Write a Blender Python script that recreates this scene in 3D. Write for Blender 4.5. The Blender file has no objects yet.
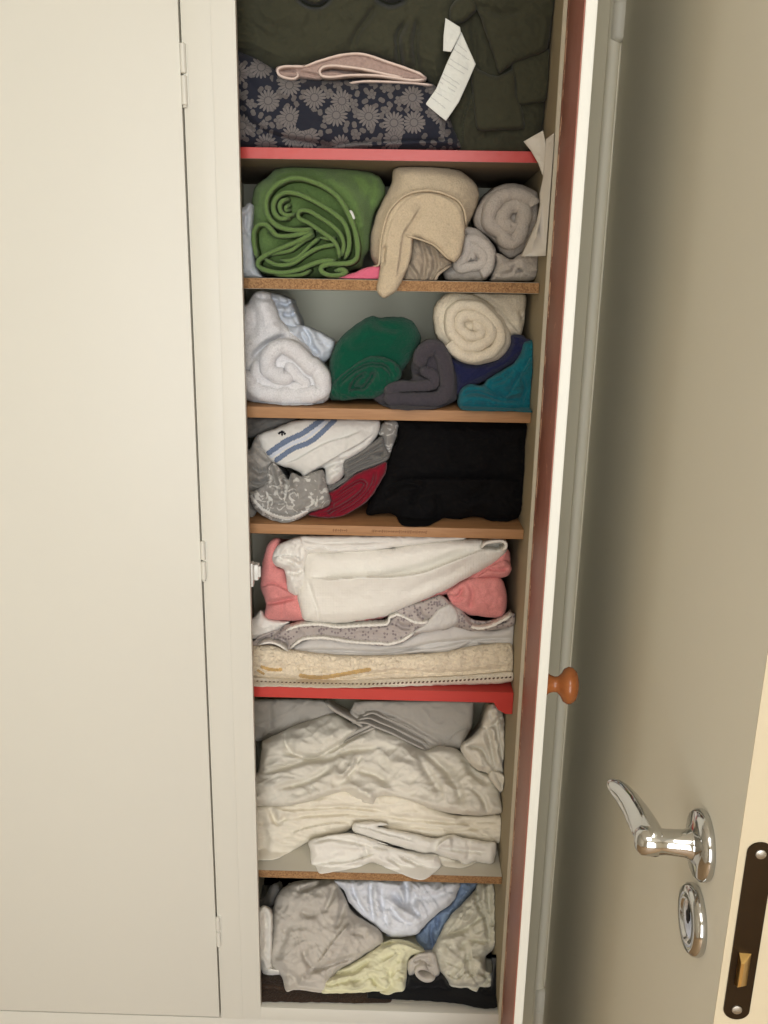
import bpy, bmesh, math, random
import numpy as np
from mathutils import Vector, Matrix, Euler
from mathutils.geometry import delaunay_2d_cdt

C = bpy.context.scene.collection
PI = math.pi
# ------------------------------------------------------------------ camera
F_PX, W_PX, H_PX = 828.0, 768.0, 1024.0
CAM_LOC = Vector((0.0, -1.28, 1.44))
PITCH, ROLL, YAW = math.radians(14.78), math.radians(1.02), math.radians(0.9)
CAM_ROT = (Matrix.Rotation(YAW, 3, 'Z') @ Matrix.Rotation(PI/2 - PITCH, 3, 'X') @ Matrix.Rotation(ROLL, 3, 'Z'))
cam_data = bpy.data.cameras.new('camera')
cam_data.sensor_fit = 'VERTICAL'; cam_data.sensor_height = 36.0
cam_data.lens = F_PX / H_PX * 36.0
cam_data.clip_start = 0.02
cam = bpy.data.objects.new('camera', cam_data); C.objects.link(cam)
cam.matrix_world = Matrix.Translation(CAM_LOC) @ CAM_ROT.to_4x4()
bpy.context.scene.camera = cam
RN = np.array(CAM_ROT)

def rays(px, py):
    d = np.stack([(np.asarray(px, float) - W_PX/2)/F_PX, -(np.asarray(py, float) - H_PX/2)/F_PX, -np.ones_like(np.asarray(px, float))], -1)
    return d @ RN.T
def at(px, py, Y):
    """the point of the plane y = Y seen at a pixel of the reference frame"""
    d = rays(np.array([px]), np.array([py]))[0]
    s = (Y - CAM_LOC.y)/d[1]
    return Vector((d[0]*s, Y, CAM_LOC.z + d[2]*s))

# ------------------------------------------------------------------ noise (numpy perlin)
def _perm(seed):
    r = np.random.RandomState(seed); p = r.permutation(256); return np.concatenate([p, p])
def perlin(x, y, seed=0):
    p = _perm(seed)
    x = np.asarray(x, float); y = np.asarray(y, float)
    xi = np.floor(x).astype(int); yi = np.floor(y).astype(int)
    xf = x - xi; yf = y - yi
    u = xf**3*(xf*(xf*6-15)+10); v = yf**3*(yf*(yf*6-15)+10)
    def g(ix, iy, dx, dy):
        h = p[(p[ix & 255] + iy) & 255] * (2*PI/256)
        return np.cos(h)*dx + np.sin(h)*dy
    a = g(xi, yi, xf, yf); b = g(xi+1, yi, xf-1, yf); c = g(xi, yi+1, xf, yf-1); d = g(xi+1, yi+1, xf-1, yf-1)
    return (a*(1-u)+b*u)*(1-v) + (c*(1-u)+d*u)*v
def fbm(x, y, seed=0, o=3):
    s = 0; a = 1
    for k in range(o):
        s = s + a*perlin(x, y, seed+k); x = x*2.03; y = y*2.03; a *= .5
    return s

# ------------------------------------------------------------------ curves in the front view
def catmull(pts, closed, step):
    P = [np.array(p, float) for p in pts]; n = len(P); out = []
    for i in range(n if closed else n-1):
        if closed: p0, p1, p2, p3 = P[i-1], P[i], P[(i+1) % n], P[(i+2) % n]
        else: p0, p1, p2, p3 = P[max(i-1, 0)], P[i], P[i+1], P[min(i+2, n-1)]
        L = np.linalg.norm(p2-p1); k = max(1, int(round(L/step)))
        # limit tangents so that sharp corners do not overshoot
        t1 = (p2-p0)*.5; t2 = (p3-p1)*.5
        for t in (t1, t2):
            m = np.linalg.norm(t)
            if m > L: t *= L/m
        for j in range(k):
            t = j/k; a = t*t*(3-2*t)
            h1 = 2*t**3-3*t**2+1; h2 = t**3-2*t**2+t; h3 = -2*t**3+3*t**2; h4 = t**3-t**2
            out.append(h1*p1+h2*t1+h3*p2+h4*t2)
    if not closed: out.append(P[-1])
    return np.array(out)

def seg_dist(pts, line, closed=False):
    """distance, side sign, arc fraction of pts (N,2) to a polyline"""
    L = np.asarray(line, float)
    A = L if closed else L[:-1]; B = np.roll(L, -1, 0) if closed else L[1:]
    D = B-A; l2 = np.maximum((D**2).sum(1), 1e-9); sl = np.sqrt(l2); cum = np.concatenate([[0], np.cumsum(sl)]); tot = cum[-1]
    best = np.full(len(pts), 1e9); side = np.ones(len(pts)); arc = np.zeros(len(pts))
    for i in range(len(A)):
        r = pts - A[i]
        t = np.clip((r @ D[i])/l2[i], 0, 1)
        q = r - t[:, None]*D[i]
        d = np.sqrt((q**2).sum(1))
        m = d < best - 1e-9
        cr = D[i][0]*r[:, 1]-D[i][1]*r[:, 0]
        side = np.where(m, np.sign(cr), side); arc = np.where(m, (cum[i]+t*sl[i])/tot, arc); best = np.where(m, d, best)
    return best, side, arc

def tr(crop, pts):
    """crop = (x0, y0, scale): coordinates read in an enlarged view of the reference"""
    return [(crop[0]+x/crop[2], crop[1]+y/crop[2]) for x, y in pts]

DEPTHS = {}               # how far single pieces reach back, where not their default
SEEDS = {}
KV, KS = 1.8, 1.35
LIM = {}                  # the compartment being filled: x0, x1, z0, z1
MM_PX = 0.00158          # metres per pixel near the cupboard front

def lim(x, y, z):
    if LIM: x = min(max(x, LIM['x0']), LIM['x1']); z = max(min(z, LIM['z1']), LIM['z0'])
    return (x, y, z)
class Buf:
    """collects surfaces that belong to ONE part"""
    def __init__(s): s.v = []; s.f = []; s.m = []; s.uv = []; s.seeds = []
    def add(s, V, Fc, UV=None, M=0):
        b = len(s.v)
        s.v += [tuple(p) for p in V]
        s.uv += [tuple(u) for u in (UV if UV is not None else [(p[0], p[2]) for p in V])]
        for i, f in enumerate(Fc):
            s.f.append(tuple(b+k for k in f)); s.m.append(M if isinstance(M, int) else M[i])
    def relief(s, outline, y0, R=.012, tilt=(0, 0), T=.2, zmin=None, zmax=None, cr=(), wr=None, nz=(.0015, 22), sp=1.3, lift=.45, crump=None, drape=False, shrink=.93, paint=(), seed=1, bulge=0., jit=.5, ymax=.335, mat=0, smooth=True):
        T = DEPTHS.get(seed, T); s.seeds.append((seed, T, y0))
        O = catmull(outline, True, sp*1.1) if smooth else np.array(outline, float)
        if jit:
            k = np.arange(len(O)); ang = k/len(O)*2*PI
            nn = fbm(O[:, 0]/9+seed, O[:, 1]/9, seed, 2)*jit*1.6
            T_ = np.roll(O, -1, 0)-np.roll(O, 1, 0); N_ = np.stack([T_[:, 1], -T_[:, 0]], 1); N_ /= np.maximum(np.linalg.norm(N_, axis=1), 1e-6)[:, None]
            O = O + N_*nn[:, None]
        lo = O.min(0); hi = O.max(0)
        xs = np.arange(lo[0], hi[0], sp); ys = np.arange(lo[1], hi[1], sp*.87)
        G = np.array([(x+(j % 2)*sp*.5, y) for j, y in enumerate(ys) for x in xs])
        # inside test
        ins = np.zeros(len(G), bool); j = len(O)-1
        for i in range(len(O)):
            yi, yj = O[i, 1], O[j, 1]
            if yi != yj:
                c = ((yi > G[:, 1]) != (yj > G[:, 1])) & (G[:, 0] < (O[j, 0]-O[i, 0])*(G[:, 1]-yi)/(yj-yi)+O[i, 0])
                ins ^= c
            j = i
        G = G[ins]
        if len(G):
            d, _, _ = seg_dist(G, O, True); G = G[d > sp*.45]
        n = len(O)
        pts = [Vector((float(a), float(b))) for a, b in O]+[Vector((float(a), float(b))) for a, b in G]
        ov, oe, of, orig, _, _ = delaunay_2d_cdt(pts, [(i, (i+1) % n) for i in range(n)], [], 1, 1e-5)
        P2 = np.array([(p.x, p.y) for p in ov])
        d, _, _ = seg_dist(P2, O, True)
        Rp = R/MM_PX
        t = np.clip(d/Rp, 0, 1)
        Y = y0 + R*(1-np.sqrt(np.clip(1-(1-t)**2, 0, 1)))
        cx, cy = (lo+hi)/2; by = hi[1]
        Y = Y + tilt[0]*(P2[:, 0]-cx)/100 + tilt[1]*(by-P2[:, 1])/100
        if bulge: Y = Y - bulge*np.sqrt(np.clip(d/max(d.max(), 1e-6), 0, 1))
        edge = np.clip(d/5, .15, 1)
        Y = Y - .0009*perlin(P2[:, 0]/3.3+seed, P2[:, 1]/3.3, seed+61)*edge - .0012*perlin(P2[:, 0]/8+seed, P2[:, 1]/8, seed+62)*edge
        if nz: Y = Y + nz[0]*fbm(P2[:, 0]/nz[1]+seed*3.1, P2[:, 1]/nz[1], seed+5)*edge*1.6
        if wr:
            for (amp, ang, al, ac) in (wr if isinstance(wr[0], (tuple, list)) else [wr]):
                a = math.radians(ang); u = P2[:, 0]*math.cos(a)+P2[:, 1]*math.sin(a); v = -P2[:, 0]*math.sin(a)+P2[:, 1]*math.cos(a)
                wx = fbm(P2[:, 0]/40, P2[:, 1]/40, seed+31, 2)*ac*1.2
                rr = 1-np.abs(perlin(u/al+seed, (v+wx)/ac, seed+17))*2.2
                Y = Y - amp*np.clip(rr, -1, 1)**3*edge*(.6+.8*np.clip(perlin(P2[:, 0]/35, P2[:, 1]/35+9, seed+3)+.3, 0, 1))
        if crump:                                          # sharp little creases of thin cotton
            am, scl_ = crump
            for q, (f, g) in enumerate(((1, 1), (.52, .55), (.27, .3))):
                wx = fbm(P2[:, 0]/(scl_*1.5), P2[:, 1]/(scl_*1.5), seed+41, 2)*scl_*.55; wy = fbm(P2[:, 0]/(scl_*1.5)+7, P2[:, 1]/(scl_*1.5)+3, seed+43, 2)*scl_*.55
                nn = perlin((P2[:, 0]*.62+wx)/(scl_*f)+q*5, (P2[:, 1]+wy)/(scl_*f), seed+47+q)
                Y = Y - am*g*(np.clip(1-np.abs(nn)*3.2, 0, 1)**1.6-.3)*edge
        for k in cr:
            kind, line, amp, w = k[:4]
            if kind == 'v': w = w*.8
            LN = catmull(line, False, 3)
            dd, sd, ar = seg_dist(P2, LN)
            tp = np.clip(np.minimum(ar, 1-ar)*7, 0, 1)
            if kind == 'v': Y = Y + KV*amp*np.exp(-(dd/w)**2)*(.35+.65*tp)
            elif kind == 'r': Y = Y - amp*np.exp(-(dd/w)**2)*(.35+.65*tp)
            else:
                sg = np.sign(amp); a = abs(amp)*KS
                Y = Y - a*tp*np.where(sd*sg > 0, np.exp(-dd/w)*np.clip(dd/1.3+.25, 0, 1), -.55*np.exp(-(dd/(w*.35))**2))
        D = rays(P2[:, 0], P2[:, 1])
        st = (Y-CAM_LOC.y)/D[:, 1]
        if zmin is not None:
            z = CAM_LOC.z+D[:, 2]*st
            alt = (zmin+.0006+lift*14*(1-np.exp(-d/14))*MM_PX-CAM_LOC.z)/np.where(np.abs(D[:, 2]) < 1e-6, 1e-6, D[:, 2])
            st = np.where((z < zmin+.0006+lift*14*(1-np.exp(-d/14))*MM_PX) & (D[:, 2] < -.02), alt, st)
        V = np.stack([D[:, 0]*st, CAM_LOC.y+D[:, 1]*st, CAM_LOC.z+D[:, 2]*st], 1)
        if zmin is not None: V[:, 2] = np.maximum(V[:, 2], zmin)
        if zmax is not None: V[:, 2] = np.minimum(V[:, 2], zmax)
        if LIM:
            V[:, 0] = np.clip(V[:, 0], LIM['x0'], LIM['x1']); V[:, 2] = np.clip(V[:, 2], -9 if drape else LIM['z0'], LIM['z1'])
        UV = np.stack([P2[:, 0]*MM_PX, -P2[:, 1]*MM_PX], 1)
        faces = [tuple(f) for f in of]
        mi = [mat]*len(faces)
        if paint:
            cen = np.array([P2[list(f)].mean(0) for f in faces])
            for line, w, m in paint:
                dd, _, _ = seg_dist(cen, catmull(line, False, 3))
                for i in np.where(dd < w)[0]: mi[i] = m
        # boundary loop, then the body goes back into the shelf
        first = {}
        for i, o in enumerate(orig):
            for q in o:
                if q < n: first[q] = i
        loop = []
        for q in range(n):
            i = first.get(q)
            if i is not None and (not loop or loop[-1] != i): loop.append(i)
        if len(loop) > 1 and loop[0] == loop[-1]: loop.pop()
        allV = [tuple(p) for p in V]; allU = [tuple(u) for u in UV]
        B = V[loop]; cxw = B[:, 0].mean(); zb = B[:, 2].min(); prev = loop
        zc = zb if zmin is not None else B[:, 2].mean()
        for fr in (.15, .5, .85, 1.0):
            kk = 1-(1-shrink)*fr - (.12 if fr == 1 else 0)
            ring = []
            for p in B:
                yy = min(p[1]+T*(fr if fr < 1 else 1.0), ymax)
                yy = max(yy, p[1]+.001*fr)
                g = (yy-CAM_LOC.y)/(p[1]-CAM_LOC.y)        # cloth slumps towards the back
                zz = CAM_LOC.z+(p[2]-CAM_LOC.z)*g; xx = p[0]*(1+(g-1)*.6)
                zz = zc+(zz-zc)*kk
                if zmin is not None: zz = max(zz, zmin)
                ring.append((cxw+(xx-cxw)*kk, yy, zz) if drape else lim(cxw+(xx-cxw)*kk, yy, zz))
            b = len(allV); allV += ring; allU += [allU[i] if i < len(allU) else (0, 0) for i in prev]
            m = len(loop)
            for i in range(m):
                faces.append((prev[i], prev[(i+1) % m], b+(i+1) % m, b+i)); mi.append(mat)
            prev = list(range(b, b+m))
        faces.append(tuple(prev)); mi.append(mat)
        s.add(allV, faces, allU, mi)
        return s
    def ribbon(s, path, w, Yf, L=.03, closed=False, step=2.0, seed=1, wob=.0015, mat=0, zmin=None, taper=.9, raw=False, tilt=(0, 0), scallop=0.):
        Pp = np.array(path, float) if raw else catmull(path, closed, step)
        n = len(Pp)
        if closed: Tn = np.roll(Pp, -1, 0)-np.roll(Pp, 1, 0)
        else: Tn = np.gradient(Pp, axis=0)
        Tn /= np.maximum(np.linalg.norm(Tn, axis=1), 1e-6)[:, None]
        Nn = np.stack([-Tn[:, 1], Tn[:, 0]], 1)
        h = w/2; hm = h*MM_PX
        prof = [(-h*taper, L), (-h, hm*1.2), (-h*.92, hm*.6), (-h*.65, hm*.2), (-h*.25, 0.), (h*.25, 0.), (h*.65, hm*.2), (h*.92, hm*.6), (h, hm*1.2), (h*taper, L)]
        V = []; UV = []
        ar = np.concatenate([[0], np.cumsum(np.linalg.norm(np.diff(Pp, axis=0), axis=1))])
        c0 = Pp.mean(0)
        for i in range(n):
            yy = Yf + wob*float(fbm(np.array([Pp[i, 0]/14+seed]), np.array([Pp[i, 1]/14]), seed, 2)[0]) + tilt[0]*(Pp[i, 0]-c0[0])/100 - tilt[1]*(Pp[i, 1]-c0[1])/100
            ww = 1+.16*float(perlin(np.array([ar[i]/9+seed*7]), np.array([.5]), seed+2)[0])
            ww *= 1+.10*float(perlin(np.array([ar[i]/3.5+seed*3]), np.array([.5]), seed+8)[0])
            if scallop: ww *= 1+scallop*math.sin(ar[i]*1.9)
            if not closed and not raw:
                e = min(1., min(ar[i], ar[-1]-ar[i])/6.)
                yy += (1-e)**2*.012; ww *= .55+.45*e
            for o, dy in prof:
                q = Pp[i]+Nn[i]*o*ww
                p = at(q[0], q[1], yy); p.y += dy
                if zmin is not None and p.z < zmin: p.z = zmin
                V.append(lim(*p)); UV.append((ar[i]*MM_PX, o*MM_PX+dy))
        m = len(prof); Fc = []
        for i in range(n if closed else n-1):
            a, b = i*m, ((i+1) % n)*m
            for k in range(m-1): Fc.append((a+k, a+k+1, b+k+1, b+k))
            Fc.append((a+m-1, a, b, b+m-1))
        if not closed: Fc += [tuple(range(m)), tuple(range((n-1)*m, n*m))]
        s.add(V, Fc, UV, mat)
        return s
    def spiral(s, outline, centre, turns, Yf, L=.03, w=None, seed=1, start=0., cw=1, mat=0, cone=0., irregular=.05, inner=.14, zmin=None, wob=.002, tilt=(0, 0)):
        """a sheet rolled up inside an outline; cone > 0: the middle sits deeper"""
        O = catmull(outline, True, 2.0); c = np.array(centre, float)
        an = np.arctan2(O[:, 1]-c[1], O[:, 0]-c[0]); rd = np.linalg.norm(O-c, axis=1)
        o = np.argsort(an); an = an[o]; rd = rd[o]
        Rm = rd.mean()
        w = w or Rm*(1-inner)/turns*.97
        path = []; N = int(turns*60)
        for i in range(N+1):
            t = i/N; th = start+cw*t*turns*2*PI
            a = (th+PI) % (2*PI)-PI
            r = np.interp(a, an, rd, period=2*PI)
            f = 1-(w*.5)/Rm-(1-(w*.5)/Rm-inner)*t
            k = 1+irregular*math.sin(th*2.3+seed)*(t)*(1-.3*t)
            path.append(c+np.array([math.cos(th), math.sin(th)])*r*f*k)
        path = catmull(path, False, 1.8)
        s.ribbon(path, w, Yf, L, seed=seed, mat=mat, raw=True, zmin=zmin, wob=wob, taper=.97, tilt=tilt)
        return s
    def box(s, lo, hi, bev=0., mat=0, M=None):
        bm = bmesh.new(); bmesh.ops.create_cube(bm, size=1)
        for v in bm.verts: v.co = Vector((lo[i]+(hi[i]-lo[i])*(v.co[i]+.5) for i in range(3)))
        if bev: bmesh.ops.bevel(bm, geom=bm.edges[:], offset=bev, segments=2, profile=.6, affect='EDGES')
        if M is not None: bm.transform(M)
        return s.frombm(bm, mat)
    def frombm(s, bm, mat=0):
        bm.verts.ensure_lookup_table(); bm.verts.index_update()
        s.add([tuple(v.co) for v in bm.verts], [tuple(v.index for v in f.verts) for f in bm.faces], None, mat); bm.free(); return s
    def lathe(s, prof, M, seg=32, mat=0, sx=1., sy=1.):
        """prof: (radius, height) pairs along local z"""
        V = []; Fc = []; n = len(prof)
        for r, h in prof:
            for k in range(seg):
                a = 2*PI*k/seg; V.append(tuple(M @ Vector((r*math.cos(a)*sx, r*math.sin(a)*sy, h))))
        for i in range(n-1):
            for k in range(seg): Fc.append((i*seg+k, i*seg+(k+1) % seg, (i+1)*seg+(k+1) % seg, (i+1)*seg+k))
        Fc += [tuple(range(seg)), tuple(range((n-1)*seg, n*seg))]
        s.add(V, Fc, None, mat); return s
    def tube(s, pts, rad, seg=20, mat=0, flat=None, up=Vector((0, 0, 1))):
        """pts: Vectors; rad: (a, b) half sizes per point, a across, b along 'up'"""
        V = []; Fc = []; n = len(pts)
        for i, p in enumerate(pts):
            t = (pts[min(i+1, n-1)]-pts[max(i-1, 0)]).normalized()
            u = (up-t*up.dot(t)).normalized(); c = t.cross(u)
            a, b = rad[i] if isinstance(rad[i], tuple) else (rad[i], rad[i])
            for k in range(seg):
                an = 2*PI*k/seg; V.append(tuple(p+c*a*math.cos(an)+u*b*math.sin(an)))
        for i in range(n-1):
            for k in range(seg): Fc.append((i*seg+k, i*seg+(k+1) % seg, (i+1)*seg+(k+1) % seg, (i+1)*seg+k))
        Fc += [tuple(range(seg)), tuple(range((n-1)*seg, n*seg))]
        s.add(V, Fc, None, mat); return s
    def build(s, name, mats, parent=None, label=None, smooth=True, origin=None):
        mats = mats if isinstance(mats, (list, tuple)) else [mats]
        me = bpy.data.meshes.new(name)
        A = np.array(s.v)
        if origin is None:
            origin = (parent['_o'] if parent is not None and '_o' in parent else ((A[:, 0].min()+A[:, 0].max())/2, (A[:, 1].min()+A[:, 1].max())/2, A[:, 2].min()))
        org = np.array([float(q) for q in origin])
        me.from_pydata([tuple(p) for p in (A-org)], [], s.f)
        for m in mats: me.materials.append(m)
        me.polygons.foreach_set('material_index', s.m)
        uvl = me.uv_layers.new(name='fabric')
        U = np.array(s.uv); li = np.empty(len(me.loops), dtype=np.int32); me.loops.foreach_get('vertex_index', li)
        uvl.data.foreach_set('uv', U[li].astype(np.float32).ravel())
        bm = bmesh.new(); bm.from_mesh(me); bmesh.ops.recalc_face_normals(bm, faces=bm.faces[:])
        if not smooth: pass
        bm.to_mesh(me); bm.free()
        if smooth is True: me.polygons.foreach_set('use_smooth', [True]*len(me.polygons))
        elif isinstance(smooth, float): me.shade_smooth() if False else None
        o = bpy.data.objects.new(name, me); C.objects.link(o)
        rt_ = o if parent is None else parent
        while rt_.parent is not None: rt_ = rt_.parent
        SEEDS.setdefault(rt_.name, []).extend(s.seeds)
        if parent is not None: o.parent = parent; 
        else: o.location = origin
        if smooth == 'auto':
            me.polygons.foreach_set('use_smooth', [True]*len(me.polygons))
            me.set_sharp_from_angle(angle=math.radians(35))
        o['_o'] = [float(q) for q in origin] if parent is None else list(parent['_o']) if '_o' in parent else [0., 0., 0.]
        if label: o['label'] = label
        return o

def thing(name, label, cat, loc=(0, 0, 0), group=None, kind=None):
    o = bpy.data.objects.new(name, None); C.objects.link(o); o.location = loc; o.empty_display_size = .05
    o['_o'] = [float(q) for q in loc]
    return tag(o, label, cat, group, kind)
def tag(o, label=None, cat=None, group=None, kind=None):
    if label: o['label'] = label
    if cat: o['category'] = cat
    if group: o['group'] = group
    if kind: o['kind'] = kind
    return o

# ------------------------------------------------------------------ materials
def newmat(name):
    m = bpy.data.materials.new(name); m.use_nodes = True
    nt = m.node_tree; b = nt.nodes['Principled BSDF']
    return m, nt, b
def srgb(r, g, b):
    f = lambda c: (c/255/12.92 if c/255 <= .04045 else ((c/255+.055)/1.055)**2.4)
    return (f(r), f(g), f(b), 1)
def nd(nt, t, **kw):
    n = nt.nodes.new(t)
    for k, v in kw.items():
        if k in n.inputs: n.inputs[k].default_value = v
        else: setattr(n, k, v)
    return n
def mth(nt, op, a, b=None, c=None):
    n = nt.nodes.new('ShaderNodeMath'); n.operation = op
    for i, x in enumerate((a, b, c)):
        if x is None: continue
        if isinstance(x, (int, float)): n.inputs[i].default_value = x
        else: nt.links.new(x, n.inputs[i])
    return n.outputs[0]
def mix(nt, fac, a, b):
    n = nt.nodes.new('ShaderNodeMix'); n.data_type = 'RGBA'
    if isinstance(fac, (int, float)): n.inputs[0].default_value = fac
    else: nt.links.new(fac, n.inputs[0])
    for i, x in ((6, a), (7, b)):
        if isinstance(x, tuple): n.inputs[i].default_value = x
        else: nt.links.new(x, n.inputs[i])
    return n.outputs[2]
def scl(c, k): return (c[0]*k, c[1]*k, c[2]*k, 1)

def paint_mat(name, col, rough=.45, bump=.04, scale=60, wear=None, var=.05):
    m, nt, b = newmat(name)
    tc = nd(nt, 'ShaderNodeTexCoord')
    n1 = nd(nt, 'ShaderNodeTexNoise', Scale=3.0, Detail=4.0); nt.links.new(tc.outputs['Object'], n1.inputs['Vector'])
    cc = mix(nt, n1.outputs['Fac'], scl(col, 1-var), scl(col, 1+var))
    if wear:
        wc, thr, ws = wear[:3]
        mp = nd(nt, 'ShaderNodeMapping'); mp.inputs['Scale'].default_value = wear[3] if len(wear) > 3 else (1, 1, .35); nt.links.new(tc.outputs['Object'], mp.inputs['Vector'])
        n3 = nd(nt, 'ShaderNodeTexNoise', Scale=ws, Detail=6.0, Roughness=.7); nt.links.new(mp.outputs[0], n3.inputs['Vector'])
        r = nd(nt, 'ShaderNodeMapRange'); r.inputs['From Min'].default_value = thr; r.inputs['From Max'].default_value = thr+.03
        nt.links.new(n3.outputs['Fac'], r.inputs['Value'])
        cc = mix(nt, r.outputs[0], cc, wc)
    nt.links.new(cc, b.inputs['Base Color'])
    b.inputs['Roughness'].default_value = rough
    n2 = nd(nt, 'ShaderNodeTexNoise', Scale=float(scale), Detail=3.0); nt.links.new(tc.outputs['Object'], n2.inputs['Vector'])
    bp = nd(nt, 'ShaderNodeBump', Strength=bump, Distance=.004); nt.links.new(n2.outputs['Fac'], bp.inputs['Height']); nt.links.new(bp.outputs[0], b.inputs['Normal'])
    return m

def fabric(name, col, kind='plain', bump=.35, col2=None, var=.08, sheen=.15, scale=None):
    m, nt, b = newmat(name)
    tc = nd(nt, 'ShaderNodeTexCoord')
    n1 = nd(nt, 'ShaderNodeTexNoise', Scale=14.0, Detail=5.0); nt.links.new(tc.outputs['Object'], n1.inputs['Vector'])
    cc = mix(nt, n1.outputs['Fac'], scl(col, 1-var), scl(col, 1+var))
    uv = tc.outputs['UV']
    height = None; dist = .002
    if kind in ('terry', 'plain', 'rough'):
        sc = scale or {'terry': 420, 'plain': 900, 'rough': 200}[kind]
        n2 = nd(nt, 'ShaderNodeTexNoise', Scale=float(sc), Detail=3.0, Roughness=.65); nt.links.new(tc.outputs['Object'], n2.inputs['Vector'])
        height = n2.outputs['Fac']; dist = {'terry': .0035, 'plain': .0008, 'rough': .005}[kind]
        if kind != 'plain':
            f = nd(nt, 'ShaderNodeMapRange'); f.inputs['From Min'].default_value = .3; f.inputs['From Max'].default_value = .62
            nt.links.new(height, f.inputs['Value']); cc = mix(nt, f.outputs[0], scl(col, .82), cc)
    elif kind == 'waffle':
        sp = nd(nt, 'ShaderNodeSeparateXYZ'); nt.links.new(uv, sp.inputs[0])
        k = scale or 400.
        wx = mth(nt, 'SINE', mth(nt, 'MULTIPLY', sp.outputs[0], k*2*PI/2)); wy = mth(nt, 'SINE', mth(nt, 'MULTIPLY', sp.outputs[1], k*2*PI/2))
        height = mth(nt, 'MULTIPLY', mth(nt, 'ABSOLUTE', wx), mth(nt, 'ABSOLUTE', wy)); height = mth(nt, 'SUBTRACT', 1., height); dist = .0015
    elif kind == 'damask':
        mp = nd(nt, 'ShaderNodeMapping'); nt.links.new(uv, mp.inputs['Vector'])
        w = nd(nt, 'ShaderNodeTexNoise', Scale=70.0, Detail=1.5, Distortion=1.8); nt.links.new(mp.outputs[0], w.inputs['Vector'])
        f = nd(nt, 'ShaderNodeMapRange'); f.inputs['From Min'].default_value = .55; f.inputs['From Max'].default_value = .60
        nt.links.new(w.outputs['Fac'], f.inputs['Value']); cc = mix(nt, f.outputs[0], cc, col2)
    elif kind == 'print':                                   # small grey and pink printed marks
        w = nd(nt, 'ShaderNodeTexVoronoi', Scale=230.0); w.voronoi_dimensions = '2D'; nt.links.new(uv, w.inputs['Vector'])
        sp = nd(nt, 'ShaderNodeSeparateXYZ'); nt.links.new(w.outputs['Color'], sp.inputs[0])
        f = mth(nt, 'GREATER_THAN', sp.outputs[0], .62); g = mth(nt, 'LESS_THAN', w.outputs['Distance'], .42)
        cc = mix(nt, mth(nt, 'MULTIPLY', f, g), cc, col2)
    elif kind == 'floral':
        def layer(scale, rnd, npet, r0, base, colr, thr, cen):
            v = nd(nt, 'ShaderNodeTexVoronoi', Scale=scale, Randomness=rnd); v.voronoi_dimensions = '2D'; nt.links.new(uv, v.inputs['Vector'])
            s1 = nd(nt, 'ShaderNodeVectorMath'); s1.operation = 'SCALE'; s1.inputs[3].default_value = scale; nt.links.new(uv, s1.inputs[0])
            s3 = nd(nt, 'ShaderNodeVectorMath'); s3.operation = 'SCALE'; s3.inputs[3].default_value = scale; nt.links.new(v.outputs['Position'], s3.inputs[0])
            s2 = nd(nt, 'ShaderNodeVectorMath'); s2.operation = 'SUBTRACT'; nt.links.new(s1.outputs[0], s2.inputs[0]); nt.links.new(s3.outputs[0], s2.inputs[1])
            xy = nd(nt, 'ShaderNodeSeparateXYZ'); nt.links.new(s2.outputs[0], xy.inputs[0])
            rc = nd(nt, 'ShaderNodeSeparateXYZ'); nt.links.new(v.outputs['Color'], rc.inputs[0])
            th = mth(nt, 'ADD', mth(nt, 'ARCTAN2', xy.outputs[1], xy.outputs[0]), mth(nt, 'MULTIPLY', rc.outputs[1], 6.28))
            pet = mth(nt, 'ABSOLUTE', mth(nt, 'SINE', mth(nt, 'MULTIPLY', th, npet/2)))
            rad = mth(nt, 'MULTIPLY', mth(nt, 'ADD', mth(nt, 'MULTIPLY', pet, .38), .62), r0)
            dd = v.outputs['Distance']
            msk = mth(nt, 'MULTIPLY', mth(nt, 'LESS_THAN', dd, rad), mth(nt, 'GREATER_THAN', rc.outputs[0], thr))
            ring = mth(nt, 'MULTIPLY', mth(nt, 'GREATER_THAN', dd, r0*.3), mth(nt, 'LESS_THAN', dd, r0*.38))
            lines = mth(nt, 'LESS_THAN', pet, .28)
            inner = mth(nt, 'MULTIPLY', mth(nt, 'MAXIMUM', ring, mth(nt, 'MULTIPLY', lines, mth(nt, 'GREATER_THAN', dd, r0*.38))), cen)
            c2 = mix(nt, mth(nt, 'MULTIPLY', inner, .55), colr, base if isinstance(base, tuple) else col)
            return mix(nt, msk, base, c2)
        cc = layer(74., .9, 2., .40, cc, scl(col2, .75), .35, 0.)
        cc = layer(42., .85, 5., .36, cc, scl(col2, .85), .45, .7)
        cc = layer(25., .65, 16., .46, cc, col2, .25, 1.)
    nt.links.new(cc, b.inputs['Base Color'])
    b.inputs['Roughness'].default_value = .92
    b.inputs['Specular IOR Level'].default_value = .15
    b.inputs['Sheen Weight'].default_value = sheen; b.inputs['Sheen Roughness'].default_value = .5
    if height is None:
        n2 = nd(nt, 'ShaderNodeTexNoise', Scale=900.0, Detail=2.0); nt.links.new(tc.outputs['Object'], n2.inputs['Vector']); height = n2.outputs['Fac']; dist = .0008
    bp = nd(nt, 'ShaderNodeBump', Strength=bump, Distance=dist*1.35); nt.links.new(height, bp.inputs['Height']); nt.links.new(bp.outputs[0], b.inputs['Normal'])
    if kind == 'plain':                                     # soft creasing of thin cotton
        n4 = nd(nt, 'ShaderNodeTexNoise', Scale=26.0, Detail=4.0, Distortion=1.6); n4.noise_type = 'RIDGED_MULTIFRACTAL'; nt.links.new(tc.outputs['Object'], n4.inputs['Vector'])
        b2 = nd(nt, 'ShaderNodeBump', Strength=.45, Distance=.0022); nt.links.new(n4.outputs['Fac'], b2.inputs['Height']); nt.links.new(b2.outputs[0], bp.inputs['Normal'])
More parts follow.
